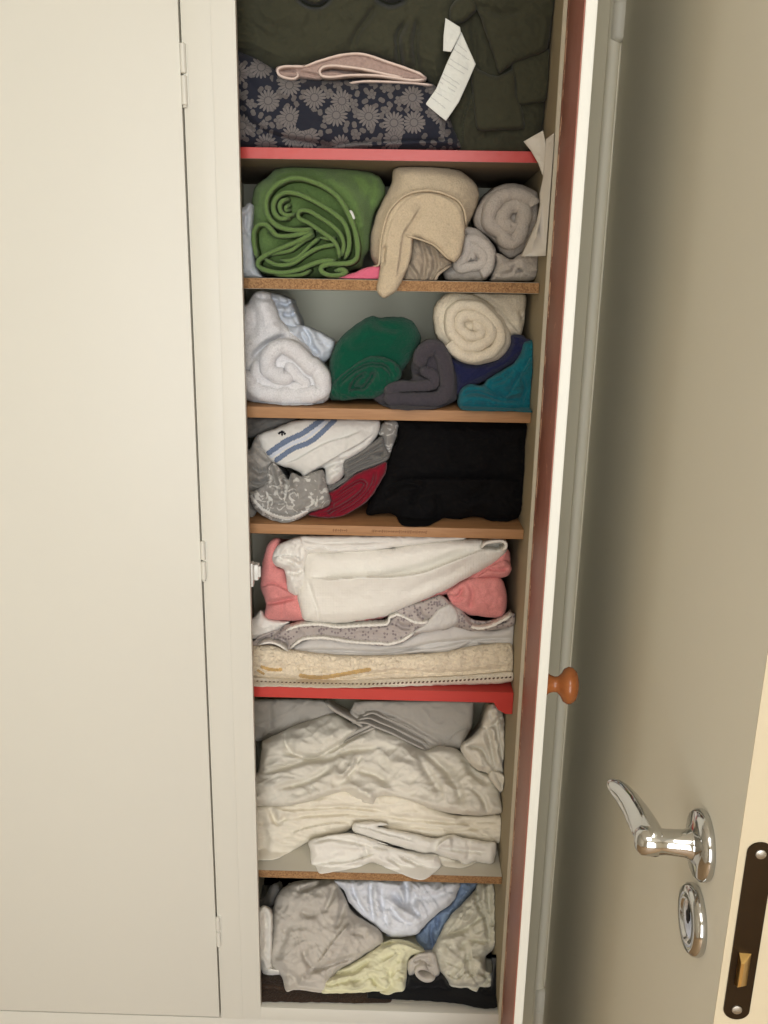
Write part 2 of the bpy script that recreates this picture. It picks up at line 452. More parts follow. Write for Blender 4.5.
    return m

def metal(name, col, rough):
    m, nt, b = newmat(name); b.inputs['Base Color'].default_value = col; b.inputs['Metallic'].default_value = 1.; 
    tc = nd(nt, 'ShaderNodeTexCoord'); n = nd(nt, 'ShaderNodeTexNoise', Scale=40.0, Detail=3.0); nt.links.new(tc.outputs['Object'], n.inputs['Vector'])
    r = nd(nt, 'ShaderNodeMapRange'); r.inputs['To Min'].default_value = rough*.8; r.inputs['To Max'].default_value = rough*1.25; nt.links.new(n.outputs['Fac'], r.inputs['Value']); nt.links.new(r.outputs[0], b.inputs['Roughness'])
    return m
def wood(name, c1, c2, kind='grain', rough=.55, sc=(1, 1, 1), scale=30., bump=.1):
    m, nt, b = newmat(name); tc = nd(nt, 'ShaderNodeTexCoord')
    mp = nd(nt, 'ShaderNodeMapping'); mp.inputs['Scale'].default_value = sc; nt.links.new(tc.outputs['Object'], mp.inputs['Vector'])
    if kind == 'chip':
        v = nd(nt, 'ShaderNodeTexVoronoi', Scale=scale); nt.links.new(mp.outputs[0], v.inputs['Vector'])
        sp = nd(nt, 'ShaderNodeSeparateXYZ'); nt.links.new(v.outputs['Color'], sp.inputs[0]); f = sp.outputs[0]; h = f
    else:
        n = nd(nt, 'ShaderNodeTexNoise', Scale=scale, Detail=5.0, Distortion=.4); nt.links.new(mp.outputs[0], n.inputs['Vector']); f = n.outputs['Fac']; h = f
    nt.links.new(mix(nt, f, c1, c2), b.inputs['Base Color']); b.inputs['Roughness'].default_value = rough
    bp = nd(nt, 'ShaderNodeBump', Strength=bump, Distance=.002); nt.links.new(h, bp.inputs['Height']); nt.links.new(bp.outputs[0], b.inputs['Normal'])
    return m

# ================================================================== materials used
CREAM = srgb(217, 215, 204)
M_cream = paint_mat('cream_gloss_paint', CREAM, .42, .05, 40, var=.015)
M_inner = paint_mat('cupboard_inside_paint', srgb(206, 200, 178), .7, .08, 40, var=.05)
M_edge = paint_mat('shaded_edge_paint', srgb(186, 173, 146), .6, .06, 30, var=.04)  # darker than the door face: shade on the free edge put into its colour
M_trim = paint_mat('trim_paint', srgb(230, 224, 204), .6, .05, 30, var=.015)
M_stile = paint_mat('olive_grey_paint', srgb(206, 199, 176), .5, .05, 30, var=.015)
M_back = paint_mat('back_panel_paint', srgb(222, 222, 203), .7, .06, 40, var=.03)
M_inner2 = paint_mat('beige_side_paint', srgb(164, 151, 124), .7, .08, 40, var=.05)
M_door = paint_mat('room_door_paint', srgb(218, 213, 197), .5, .05, 30, var=.015)
M_wall = paint_mat('wall_paint', srgb(226, 220, 204), .8, .1, 60, var=.02)
M_floor = wood('floor_boards', srgb(150, 122, 90), srgb(178, 150, 114), 'grain', .5, (1, 14, 1), 6.)
M_brown = paint_mat('worn_red_brown_paint', srgb(148, 90, 74), .5, .12, 90, wear=(srgb(190, 130, 104), .64, 40., (.12, .12, 1.)), var=.1)
M_red = paint_mat('red_gloss_paint', srgb(190, 60, 52), .35, .1, 90, wear=(srgb(224, 140, 130), .74, 60.), var=.06)
M_chip = wood('raw_chipboard', srgb(124, 88, 54), srgb(176, 136, 92), 'chip', .8, (1, 1, 1), 520., .25)
M_board = wood('raw_board_edge', srgb(146, 102, 64), srgb(182, 138, 94), 'grain', .6, (1, 6, 14), 22.)
M_shelfunder = paint_mat('darkened_shelf_board', srgb(128, 112, 92), .7, .1, 40, var=.08)  # board colour darkened to carry the shade on the underside
M_greyboard = paint_mat('greyish_board_paint', srgb(200, 194, 178), .6, .08, 40, var=.06)
M_knob = wood('varnished_knob_wood', srgb(132, 72, 34), srgb(166, 100, 54), 'grain', .25, (1, 1, 5), 40.)
M_chrome = metal('chrome', (.58, .58, .575, 1), .08)
M_bronze = metal('dark_bronze', srgb(58, 47, 34), .42)
M_brass = metal('worn_brass', srgb(206, 172, 110), .3)
M_steel = metal('screw_steel', srgb(170, 165, 155), .35)
M_dark = paint_mat('dark_hole', srgb(14, 12, 11), .8)
M_paper = paint_mat('paper', srgb(214, 208, 196), .8, .05, 50, var=.03)
M_white_plastic = paint_mat('white_plastic', srgb(226, 226, 220), .35)

# ================================================================== measures
SH_Y = .055                                         # shelf fronts stand back this far
X_L = at(247.9, 500, 0).x; X_R = at(535.2, 500, 0).x     # clear opening
X_WALL_R = at(524.9, 500, SH_Y).x + .002; X_R = X_WALL_R
X_LW = X_L-.06                                      # the compartment reaches behind the left stile
X_GAP = at(199.4, 500, 0).x
Z_FLOOR_C = at(388, 1011.5, 0).z                     # cupboard floor: front top edge of the bottom rail
Z_BASE = at(300, 1021, 0).z
DEPTH = .36
Z_TOP = 2.32
shelf_px = [(-82, -70, 'plain'), (150., 161., 'red'), (280, 291.2, 'chip'), (409.3, 420.3, 'board'), (526.6, 536.4, 'board'), (689.6, 700, 'red'), (873.3, 880.6, 'chip')]
SHELF = [(at(388, a, SH_Y).z, at(388, b, SH_Y).z) for a, b, _ in shelf_px]
ZS = {k: SHELF[i+1][0] for i, k in enumerate('ABCDEF')}; ZS['G'] = Z_FLOOR_C
ZB = {k: SHELF[i][1] for i, k in enumerate('ABCDEFG')}       # underside above each compartment

# ================================================================== the room
def struct(name, buf, m, smooth='auto'):
    o = buf.build(name, m, smooth=smooth); o['kind'] = 'structure'; return o
struct('floor', Buf().box((-1.7, -3.4, -.06), (1.5, .56, 0)), M_floor)
struct('ceiling', Buf().box((-1.7, -3.4, 2.5), (1.5, .56, 2.56)), M_wall)
struct('wall_left', Buf().box((-1.76, -3.4, 0), (-1.7, .56, 2.5)), paint_mat('left_wall_paint', srgb(186, 178, 160), .8, .1, 60))
X_TRIM = at(596.5, 258, 0).x
struct('wall_right', Buf().box((1.5, -3.4, 0), (1.56, .56, 2.5)), M_wall)
b = Buf().box((X_TRIM+.012, .0, 0), (1.5, .06, 2.5))
struct('wall_back', b, M_wall)

WX0, WX1, WZ0, WZ1 = -.75, .95, .25, 2.25
b = Buf().box((-1.7, -3.5, 0), (WX0, -3.4, 2.5)).box((WX1, -3.5, 0), (1.5, -3.4, 2.5)).box((WX0, -3.5, 0), (WX1, -3.4, WZ0)).box((WX0, -3.5, WZ1), (WX1, -3.4, 2.5))
struct('wall_front', b, M_wall)
b = Buf()
for x0, x1, z0, z1 in ((WX0, WX0+.05, WZ0, WZ1), (WX1-.05, WX1, WZ0, WZ1), (WX0+.05, WX1-.05, WZ0, WZ0+.05), (WX0+.05, WX1-.05, WZ1-.05, WZ1), ((WX0+WX1)/2-.03, (WX0+WX1)/2+.03, WZ0+.05, WZ1-.05)): b.box((x0, -3.47, z0), (x1, -3.42, z1), .004)
struct('window_1', b, M_cream)

# ================================================================== the built-in cupboard
cup = thing('built_in_cupboard', 'tall cream built-in cupboard with its narrow right compartment open, showing shelves of towels and sheets', 'cupboard', (0, .0, 0))
# frame round the opening
b = Buf()
b.box((X_GAP+.0015, 0, Z_BASE), (X_L, .012, Z_TOP), .0012)
b.box((X_L-.001, 0.0004, Z_BASE), (X_R+.001, .022, Z_FLOOR_C), .0012)
b.box((-1.70, 0.0002, 2.06), (X_TRIM-.006, .022, 2.5), .001)
b.build('frame', M_cream, cup, smooth='auto')
b2 = Buf().box((X_R, .0006, Z_BASE), (X_TRIM-.006, .006, 2.058), .0008); b2.build('hinge_stile', M_stile, cup, smooth='auto')
# fine upright seam in the left stile: a separate lath beside it
b = Buf(); b.box((X_GAP+.0015, -.0006, Z_BASE+.001), (X_GAP+.043, 0, 2.06), .0004); b.build('hinge_lath', M_cream, cup, smooth='auto')
b = Buf().box((-1.70, .004, 0), (X_TRIM-.006, .03, Z_BASE-.003), .001); b.build('plinth', M_cream, cup, smooth='auto')
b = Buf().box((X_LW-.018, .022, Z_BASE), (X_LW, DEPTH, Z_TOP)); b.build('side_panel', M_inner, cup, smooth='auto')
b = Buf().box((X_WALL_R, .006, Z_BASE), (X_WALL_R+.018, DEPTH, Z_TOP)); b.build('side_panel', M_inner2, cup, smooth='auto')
b = Buf().box((X_LW-.018, DEPTH, Z_BASE), (X_WALL_R+.018, DEPTH+.012, Z_TOP)); b.build('back_panel', M_back, cup, smooth='auto')
b = Buf().box((X_LW-.018, .022, Z_FLOOR_C-.018), (X_WALL_R+.018, DEPTH, Z_FLOOR_C)); b.build('bottom_board', M_greyboard, cup, smooth='auto')
b = Buf().box((X_LW-.018, .022, Z_TOP-.018), (X_WALL_R+.018, DEPTH+.012, Z_TOP)); b.build('top_board', M_inner, cup, smooth='auto')
lab = {'red': 'shelf board with a red painted front edge', 'chip': 'shelf board with a raw chipboard edge', 'board': 'shelf board with a plain wooden edge', 'plain': None}
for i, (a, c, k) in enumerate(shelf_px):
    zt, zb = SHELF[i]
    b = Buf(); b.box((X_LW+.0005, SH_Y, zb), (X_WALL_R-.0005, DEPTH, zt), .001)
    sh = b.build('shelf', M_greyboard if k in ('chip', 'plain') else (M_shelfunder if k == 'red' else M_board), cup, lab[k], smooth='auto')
    if i == 4:                                          # faint worn stamp on the wooden edge
        st = Buf(); rnd = random.Random(5); x = at(333, 531, SH_Y).x
        xe = at(426, 531, SH_Y).x; g0 = at(347, 531, SH_Y).x; g1 = at(372, 531, SH_Y).x; zc = (zt+zb)/2
        while x < xe:
            w_ = rnd.uniform(.0012, .003); h_ = rnd.uniform(.0012, .0028)
            if not g0 < x < g1: st.box((x, SH_Y-.00012, zc-h_), (x+w_*.5, SH_Y+.0004, zc+h_)); st.box((x+w_*.5, SH_Y-.00012, zc+h_-.001), (x+w_, SH_Y+.0004, zc+h_))
            x += w_+rnd.uniform(.0008, .002)
        for a_, b_ in ((at(333, 531, SH_Y).x, g0), (g1, xe)): st.box((a_-.001, SH_Y-.00006, zc-.0004), (b_+.001, SH_Y+.0004, zc+.0004))
        st.build('stamp', paint_mat('faded_stamp_ink', srgb(122, 84, 52), .7), sh, 'faint dark stamp, unreadable', smooth='auto')
    if k == 'chip':
        Buf().box((X_LW+.001, SH_Y-.0012, zb+.0006), (X_WALL_R-.001, SH_Y, zt-.0006)).build('raw_edge', M_chip, sh, smooth='auto')
    if k == 'red':
        Buf().box((X_LW+.001, SH_Y-.0012, zb+.0006), (X_WALL_R-.001, SH_Y, zt-.0002)).build('front_edge', M_red, sh, 'red painted front edge', smooth='auto')
        Buf().box((X_LW+.001, SH_Y-.001, zt-.0001), (X_WALL_R-.001, DEPTH-.001, zt+.0008)).build('top_lining', M_red, sh, smooth='auto')
# red painted batten carrying the lower red shelf at the right wall
zt, zb = SHELF[5]
bm = bmesh.new()
prof = [(0, 0), (-.034, 0), (-.026, -.014), (-.012, -.022), (0, -.022)]
lo = [bm.verts.new((X_WALL_R-.0006+x, SH_Y+.002, zb-.0004+z)) for x, z in prof]; hi = [bm.verts.new((X_WALL_R-.0006+x, DEPTH-.02, zb-.0004+z)) for x, z in prof]
bm.faces.new(lo); bm.faces.new(hi[::-1])
for i in range(len(prof)): bm.faces.new((lo[i], lo[(i+1) % 5], hi[(i+1) % 5], hi[i]))
Buf().frombm(bm).build('shelf_batten', M_red, cup, 'red painted shelf batten', smooth='auto')
# catch on the left inside wall
p = at(254, 572, .03)
b = Buf(); b.box((X_L-.014, .012, p.z-.02), (X_L+.0025, .027, p.z+.02), .0008); b.box((X_L-.012, .027, p.z-.014), (X_L+.009, .043, p.z+.013), .0015)
b.tube([Vector((X_L+.009, .034, p.z-.009)), Vector((X_L+.009, .034, p.z+.009))], [.0035, .0035], 14, up=Vector((1, 0, 0)))
b.build('door_catch', M_white_plastic, cup, smooth='auto')

# closed door on the left, three hinges in its joint
dl = Buf().box((-1.05, -.0025, Z_BASE+.006), (X_GAP-.0012, .020, 2.055), .0016).build('closed_door', M_cream, cup, smooth='auto')
for py, hh in ((75, .080), (560, .066), (930, .062)):
    p = at(178.9+.0424*py+3.2, py, 0)
    b = Buf(); r = .0042
    for z0, z1 in ((-hh/2, -.001), (.001, hh/2)):
        M = Matrix.Translation((X_GAP+.0032, -.0030, p.z))
        b.lathe([(r*.55, z0), (r, z0+.0012), (r, z1-.0012), (r*.55, z1)], M, 18)
    b.lathe([(r*.6, -hh/2-.003), (r*.8, -hh/2-.0015), (r*.55, -hh/2)], Matrix.Translation((X_GAP+.0032, -.0030, p.z)), 18)
    b.box((X_GAP+.003, -.0018, p.z-hh/2), (X_GAP+.009, -.0004, p.z+hh/2), .0004)
    b.build('hinge', M_cream, dl, smooth='auto')

# open door of the right compartment, seen nearly edge on
YF = -.440
ph = at(548.0, 308, 0.0); pi_ = at(563.0, 308, YF); po = at(572.6, 308, YF)
u = Vector((pi_.x-ph.x, pi_.y-ph.y, 0)); DW = u.length; u.normalize(); nrm = Vector((-u.y, u.x, 0))
if nrm.x < 0: nrm = -nrm
TH = max(.012, (po.x-pi_.x)*nrm.x)
print('cupboard door', DW, TH, math.degrees(math.atan2(-u.y, -u.x)))
DM = Matrix(((u.x, nrm.x, 0, ph.x), (u.y, nrm.y, 0, ph.y), (0, 0, 1, 0), (0, 0, 0, 1)))
zd0, zd1 = Z_BASE+.004, 2.055
od = Buf().box((.004, .0012, zd0), (DW, TH, zd1), .0012, M=DM).build('open_door', M_cream, cup, 'open door, cream outside and worn red brown inside', smooth='auto')
b = Buf().box((.002, 0, zd0+.0005), (DW-.0012, .0014, zd1-.0005), .0004, M=DM); b.build('inner_face', M_brown, od, 'worn red brown inner face', smooth='auto')
b = Buf()                                           # rubbed bare line along the hinge side
b.box((.0, -.0006, zd0+.0005), (.05, .0002, zd1-.0005), .0002, M=DM); b.build('inner_edge_strip', paint_mat('rubbed_edge', srgb(150, 96, 74), .6, .2, 120, wear=(srgb(214, 172, 142), .50, 60., (.15, .15, .6))), od, smooth='auto')
kp = at(556, 683, YF+.03)
kz = kp.z
KM = DM @ Matrix.Translation((DW-.030, TH, kz)) @ Matrix.Rotation(-PI/2, 4, 'X')
b = Buf().lathe([(.0125, -.001), (.0128, .0015), (.0105, .004), (.0088, .009), (.0092, .013), (.013, .0165), (.0185, .0195), (.0212, .0245), (.0205, .029), (.0165, .0335), (.009, .036), (.002, .0366)], KM, 40)
b.build('knob', M_knob, od, 'turned wooden knob')

# ================================================================== right: casing, room door with its fittings
b = Buf()
b.tube([Vector((X_TRIM, -.002, 0)), Vector((X_TRIM, -.002, 2.06))], [.0085, .0085], 20, up=Vector((0, -1, 0)))
b.box((X_TRIM-.0065, 0, 0), (X_TRIM+.0115, .03, 2.5))
struct('trim_1', b, M_trim)
PH = at(604.8, 258, -.012); PK = at(705.5, 845, -.735)
du = Vector((PK.x-PH.x, PK.y-PH.y, 0)).normalized(); dn = Vector((du.y, -du.x, 0))
if dn.x > 0: dn = -dn
# free edge: where the face meets the border seen in the photograph
best = None
for k in range(400):
    t = .55+k*.001; q = Vector((PH.x, PH.y, 0))+du*t
    w = at(743, 815, q.y)
    e = abs(w.x-q.x)
    if best is None or e < best[0]: best = (e, t)
LW = best[1]
print('room door width', LW, 'angle', math.degrees(math.atan2(du.y, du.x)))
RM = Matrix(((du.x, dn.x, 0, PH.x), (du.y, dn.y, 0, PH.y), (0, 0, 1, 0), (0, 0, 0, 1)))
rd = Buf().box((0, -.040, .008), (LW, 0, 2.04), .0015, M=RM).build('door_1', M_door, smooth='auto'); rd['kind'] = 'structure'
b = Buf()
for z0, z1 in ((at(620, 40, -.01).z, at(620, 40, -.01).z+.09), (at(540, 990, -.01).z-.09, at(540, 990, -.01).z)):
    bb = Buf(); M = Matrix.Translation((X_TRIM+.004, -.0075, 0))
    r = .0105
    bb.lathe([(r*.3, z0-.003), (r*.8, z0), (r, z0+.003), (r, (z0+z1)/2-.0008), (r*.9, (z0+z1)/2), (r, (z0+z1)/2+.0008), (r, z1-.003), (r*.8, z1), (r*.3, z1+.003)], M, 24)
    bb.build('hinge', M_door, rd, 'painted over hinge barrel', smooth='auto', origin=None)
def rpt(a, n, z): return RM @ Vector((a, n, z))
AK = (Vector((PK.x-PH.x, PK.y-PH.y, 0))).length
ZK = PK.z
def face_M(a, z): return RM @ Matrix.Translation((a, 0, z)) @ Matrix(((1, 0, 0, 0), (0, 0, 1, 0), (0, -1, 0, 0), (0, 0, 0, 1)))
lev = Buf().lathe([(.0255, 0), (.0265, .002), (.0262, .0055), (.0235, .0085), (.015, .0095), (.0125, .011)], face_M(AK, ZK), 48).build('handle_rose', M_chrome, rd, 'round chrome rose')
b = Buf()
NL = .040
b.lathe([(.0125, .0085), (.0115, .012), (.0100, .016), (.0095, .03), (.0100, NL-.006), (.0112, NL+.002), (.0105, NL+.008), (.007, NL+.0115), (.001, NL+.0125)], face_M(AK, ZK), 32)
# the lever runs along the door towards its hinges, swelling and then tapering to a small curl
pts = []; rad = []
for t, n, z, ra, rb in ((.006, NL-.003, 0, .0095, .0098), (-.004, NL, .0005, .0110, .0112), (-.014, NL+.002, .0015, .0108, .0118), (-.026, NL+.0045, .0025, .0095, .0122), (-.040, NL+.0075, .003, .0078, .0118), (-.054, NL+.011, .0025, .0064, .0106), (-.063, NL+.014, .0015, .0052, .009), (-.069, NL+.0165, .0005, .0042, .0070), (-.0735, NL+.019, 0, .003, .0046), (-.0755, NL+.0203, 0, .001, .0018)):
    pts.append(rpt(AK+t, n, ZK+z)); rad.append((ra, rb))
b.tube(pts, rad, 24); b.build('lever', M_chrome, lev, 'chrome lever bent towards the door hinges')
AE = AK+.004
pe = at(691, 920, PK.y)
ZE = pe.z + .004
esc = Buf().lathe([(.0255, 0), (.0265, .002), (.0262, .0055), (.0235, .0085), (.016, .0088), (.0145, .0072), (.0135, .0072)], face_M(AE, ZE), 48).build('key_rose', M_chrome, rd, 'round chrome keyhole rose')
b = Buf().lathe([(.0042, .0068), (.0042, .0078)], face_M(AE, ZE+.003), 20); b.box((-.0022, -.0145, .0068), (.0022, .0025, .0077), M=face_M(AE, ZE) @ Matrix(((1, 0, 0, 0), (0, 1, 0, 0), (0, 0, 1, 0), (0, 0, 0, 1))))
b.build('keyhole', M_dark, esc, smooth='auto')
# lock plate let into the free edge of the door
EM = RM @ Matrix.Translation((LW, -.0142, 0)) @ Matrix(((0, 0, 1, 0), (1, 0, 0, 0), (0, 1, 0, 0), (0, 0, 0, 1)))   # x across the edge, y up, z out
Buf().box((LW+.0001, -.0398, .010), (LW+.0006, -.0002, 2.038), M=RM).build('edge_face', M_edge, rd, 'free edge toned beige for shade', smooth='auto')
zt_ = at(760, 855, PK.y-.078).z; zb_ = at(738, 1037, PK.y-.078).z
bm = bmesh.new(); vs = []
hw = .0088; zc0, zc1 = zb_+hw, zt_-hw
for k in range(13): a = PI*k/12; vs.append(bm.verts.new((hw*math.cos(a), zc1+hw*math.sin(a)*.9, .0003)))
for k in range(13): a = PI+PI*k/12; vs.append(bm.verts.new((hw*math.cos(a), zc0+hw*math.sin(a)*.9, .0003)))
f = bm.faces.new(vs); r_ = bmesh.ops.extrude_face_region(bm, geom=[f])
for g in r_['geom']:
    if isinstance(g, bmesh.types.BMVert): g.co.z += .0014
bm.transform(EM)
pl = Buf().frombm(bm).build('lock_plate', M_bronze, rd, 'dark bronze lock plate with rounded ends', smooth='auto')
for zz in (zt_-.0095, zb_+.0095):
    b = Buf().lathe([(.0036, .0015), (.0034, .0024), (.002, .0028), (.0003, .0029)], EM @ Matrix.Translation((0, zz, 0)), 20); b.box((-.003, zz-.0004, .0026), (.003, zz+.0004, .0031), M=EM)
    b.build('screw', M_steel, pl, smooth='auto')
zl = zb_+(zt_-zb_)*.30
bm = bmesh.new()
L_ = .0135; q = [(-.0042, zl-L_, .0015), (.0042, zl-L_, .0015), (.0042, zl+L_, .0015), (-.0042, zl+L_, .0015), (.0042, zl-L_*.75, .0075), (.0042, zl+L_*.75, .0075), (.002, zl+L_*.7, .0075), (.002, zl-L_*.7, .0075)]
q = [bm.verts.new(p) for p in q]
for f in ((0, 1, 2, 3), (1, 2, 5, 4), (0, 3, 6, 7), (7, 6, 5, 4), (0, 7, 4, 1), (3, 2, 5, 6)): bm.faces.new([q[i] for i in f])
bm.transform(EM); Buf().frombm(bm).build('latch_bolt', M_brass, pl, 'brass latch bolt', smooth='auto')

# ================================================================== the textiles
A1 = (230, 0, 4.8); A2 = (390, 0, 4.8); B1 = (236, 150, 4.8); B2 = (360, 150, 3.84); C1 = (236, 280, 4.8); C2 = (370, 280, 4.267)
D1 = (240, 410, 4.8); D2 = (370, 410, 4.518); E1 = (244, 530, 5.12); E2 = (384, 530, 5.12); F1 = (248, 690, 5.12); F2 = (378, 690, 5.12)
G1 = (250, 870, 5.486); G2 = (380, 870, 5.486); PX = (0, 0, 1)
def v(c, pts, amp=.004, w=3.): return ('v', tr(c, pts), amp, w)
def r(c, pts, amp=.003, w=3.): return ('r', tr(c, pts), amp, w)
def s(c, pts, amp=.006, w=12.): return ('s', tr(c, pts), amp, w)
def fill(k):
    LIM.clear()
    LIM.update(z0=(ZS[k] if k != 'G' else Z_FLOOR_C)+.0010, x0=X_LW+.001, x1=X_WALL_R-.001, z1=ZB[k]-.001)
zs = lambda k: ZS[k]+.0016

F_olive = fabric('olive_cotton', srgb(64, 64, 50), 'plain', .3, sheen=.1)
F_floral = fabric('navy_floral_print', srgb(42, 44, 54), 'floral', .3, col2=srgb(116, 111, 109), sheen=.05)
F_piped = fabric('pink_grey_quilted', srgb(176, 152, 142), 'rough', .3)
F_piping = fabric('white_piping', srgb(226, 206, 194), 'plain', .3)
F_label = fabric('white_satin_label', srgb(226, 228, 220), 'plain', .1)
F_labelprint = fabric('label_print', srgb(200, 202, 196), 'plain', .1)
F_green = fabric('grass_green_terry', srgb(114, 142, 82), 'terry', .7, var=.06)
F_beige = fabric('beige_terry', srgb(212, 194, 164), 'terry', .6, var=.05)
F_taupe = fabric('taupe_terry', srgb(186, 170, 148), 'terry', .6, var=.05)
F_greyw = fabric('greyish_white_terry', srgb(214, 206, 196), 'terry', .7, var=.05)
F_greyw2 = fabric('stone_white_terry', srgb(200, 190, 178), 'terry', .7, var=.05)
F_white = fabric('white_terry', srgb(250, 249, 250), 'terry', .9, var=.03)
F_palecot = fabric('pale_blue_grey_cotton', srgb(200, 206, 214), 'plain', .3)
F_pink2 = fabric('hot_pink_cotton', srgb(214, 106, 130), 'plain', .3)
F_dkgreen = fabric('bottle_green_terry', srgb(4, 82, 60), 'terry', .7, var=.06)
F_char = fabric('charcoal_terry', srgb(76, 71, 77), 'terry', .7, var=.06)
F_cream = fabric('cream_terry', srgb(240, 228, 204), 'terry', .7, var=.04)
F_navy = fabric('navy_terry', srgb(38, 42, 82), 'terry', .7)
F_teal = fabric('teal_terry', srgb(18, 112, 126), 'terry', .7)
F_teaw = fabric('white_linen', srgb(214, 212, 206), 'plain', .3)
F_blue = fabric('blue_woven_stripe', srgb(112, 126, 150), 'terry', .2)
F_ltblue = fabric('pale_blue_woven_stripe', srgb(198, 204, 214), 'plain', .2)
F_blackm = fabric('black_motif', srgb(30, 30, 34), 'plain', .1)
F_damask = fabric('grey_damask', srgb(142, 139, 134), 'damask', .2, col2=srgb(196, 194, 188))
F_greyc = fabric('grey_cotton', srgb(158, 154, 148), 'plain', .3)
F_dgreyc = fabric('dark_grey_cotton', srgb(112, 110, 106), 'plain', .3)
F_red = fabric('crimson_cotton', srgb(122, 20, 38), 'plain', .3)
F_black = fabric('black_fleece', srgb(13, 12, 13), 'terry', .4, sheen=0.)
F_waffle = fabric('white_waffle_cotton', srgb(236, 232, 222), 'waffle', .35, var=.03)
F_whitec = fabric('white_cotton', srgb(228, 224, 216), 'plain', .3, var=.03)
F_pink = fabric('salmon_pink_fleece', srgb(228, 148, 144), 'terry', .4)
F_print = fabric('grey_printed_cotton', srgb(176, 166, 160), 'print', .3, col2=srgb(136, 126, 126))
F_lace = fabric('white_lace_edging', srgb(236, 232, 222), 'rough', .4)
F_sheetg = fabric('pale_grey_sheet', srgb(204, 200, 194), 'plain', .3, var=.03)
F_mat = fabric('yellow_cream_tufted', srgb(250, 234, 206), 'rough', 1., var=.12)
F_matband = fabric('cream_matting', srgb(240, 228, 206), 'terry', .8)
F_stitch = fabric('brown_stitching', srgb(98, 76, 58), 'plain', .2)
F_ochre = fabric('ochre_tufts', srgb(222, 184, 122), 'rough', 1.)
F_sheet = fabric('white_sheet_cotton', srgb(222, 216, 201), 'plain', .3, var=.03)
F_sheet2 = fabric('ivory_sheet_cotton', srgb(230, 222, 204), 'plain', .3, var=.03)
F_sheet3 = fabric('bright_white_sheet', srgb(232, 228, 218), 'plain', .3, var=.03)
F_sheet4 = fabric('shaded_white_sheet', srgb(180, 174, 164), 'plain', .3, var=.04)  # white cotton toned grey, the shade under the shelf is in its colour
F_mauve = fabric('mauve_grey_cotton', srgb(194, 187, 176), 'plain', .3, var=.03)
F_bluew = fabric('pale_blue_white_cotton', srgb(222, 224, 229), 'plain', .3, var=.03)
F_sky = fabric('sky_blue_cotton', srgb(144, 164, 192), 'plain', .3)
F_yell = fabric('pale_yellow_green_cotton', srgb(220, 216, 182), 'plain', .3)
F_greenw = fabric('greenish_white_cotton', srgb(216, 212, 194), 'plain', .3)
F_blk2 = fabric('black_cloth', srgb(22, 22, 24), 'plain', .3)
F_brownd = fabric('brown_fibre_mat', srgb(66, 50, 38), 'rough', .9)

# ---------------------------------------------------------------- top shelf: olive cloth, floral quilt
fill('A')
q = Buf().relief(tr(PX, [(226, 44), (240, 52), (250, 56), (262, 62), (275, 70), (290, 75), (320, 79), (380, 79), (430, 83), (440, 92), (446, 108), (453, 128), (459, 141), (460, 149), (440, 150.5), (400, 150), (300, 150), (245, 149.5), (226, 149)]),
    .068, .035, T=.3, zmin=zs('A'), nz=(.003, 40), cr=[s(PX, [(330, 148), (350, 144.5), (380, 143), (420, 141.5), (462, 141)], .007, 6), v(PX, [(238, 100), (246, 118), (262, 131), (290, 140), (330, 146)], .006, 4), v(PX, [(240, 74), (252, 84), (258, 100)], .003, 5), r(PX, [(262, 80), (330, 92), (430, 98)], .004, 14)], seed=3, jit=.35)
tag(q.build('folded_quilt', F_floral), 'folded dark navy quilt printed with grey flowers on the top red shelf', 'quilt')

pc = thing('folded_cloth', 'flat folded pinkish grey cloth with white piped edges lying on the floral quilt', 'cloth', at(352, 80, .09))
Buf().relief(tr(PX, [(275.5, 70), (279, 66), (292, 65), (305, 64.5), (320, 59.5), (340, 54.5), (357, 52.5), (370, 54.5), (385, 60), (405, 66.5), (420, 72.5), (427, 77.5), (425, 81), (412, 81.5), (395, 80), (375, 77.5), (350, 77), (330, 79), (318, 80), (300, 79), (290, 79.5), (280, 77)]),
    .076, .012, T=.16, nz=(.001, 10), sp=1.15, cr=[v(PX, [(321, 71), (332, 69), (345, 71), (370, 75)], .012, 2.6), v(PX, [(281, 70), (292, 70), (296, 72)], .005, 2), v(PX, [(300, 72), (318, 76)], .003, 2)], seed=4).build('cloth_body', F_piped, pc)
b = Buf()
b.ribbon([(303, 67), (320, 60.5), (340, 55), (357, 53.3), (370, 55.5), (387, 61.5), (405, 67.5), (420, 73.5), (426, 78)], 2.6, .072, .02, seed=1)
b.ribbon([(426, 79), (412, 79.8), (395, 77.5), (375, 75), (350, 74.8), (332, 76.6), (322, 75.5), (319.5, 71), (323, 66.8), (332, 65.2), (345, 66.3), (362, 68.5), (385, 73.5), (404, 77.5)], 2.5, .069, .02, seed=2)
b.ribbon([(306, 66.5), (296, 66), (284, 66.2), (277.5, 69), (279, 74.5), (286, 77.5), (294, 78.3), (298, 75), (296, 71)], 2.5, .070, .02, seed=3)
b.ribbon([(348, 83), (365, 81), (390, 81.5), (415, 83), (433, 85)], 2.2, .074, .02, seed=5)
b.build('piped_edge', F_piping, pc, 'white piped edge')

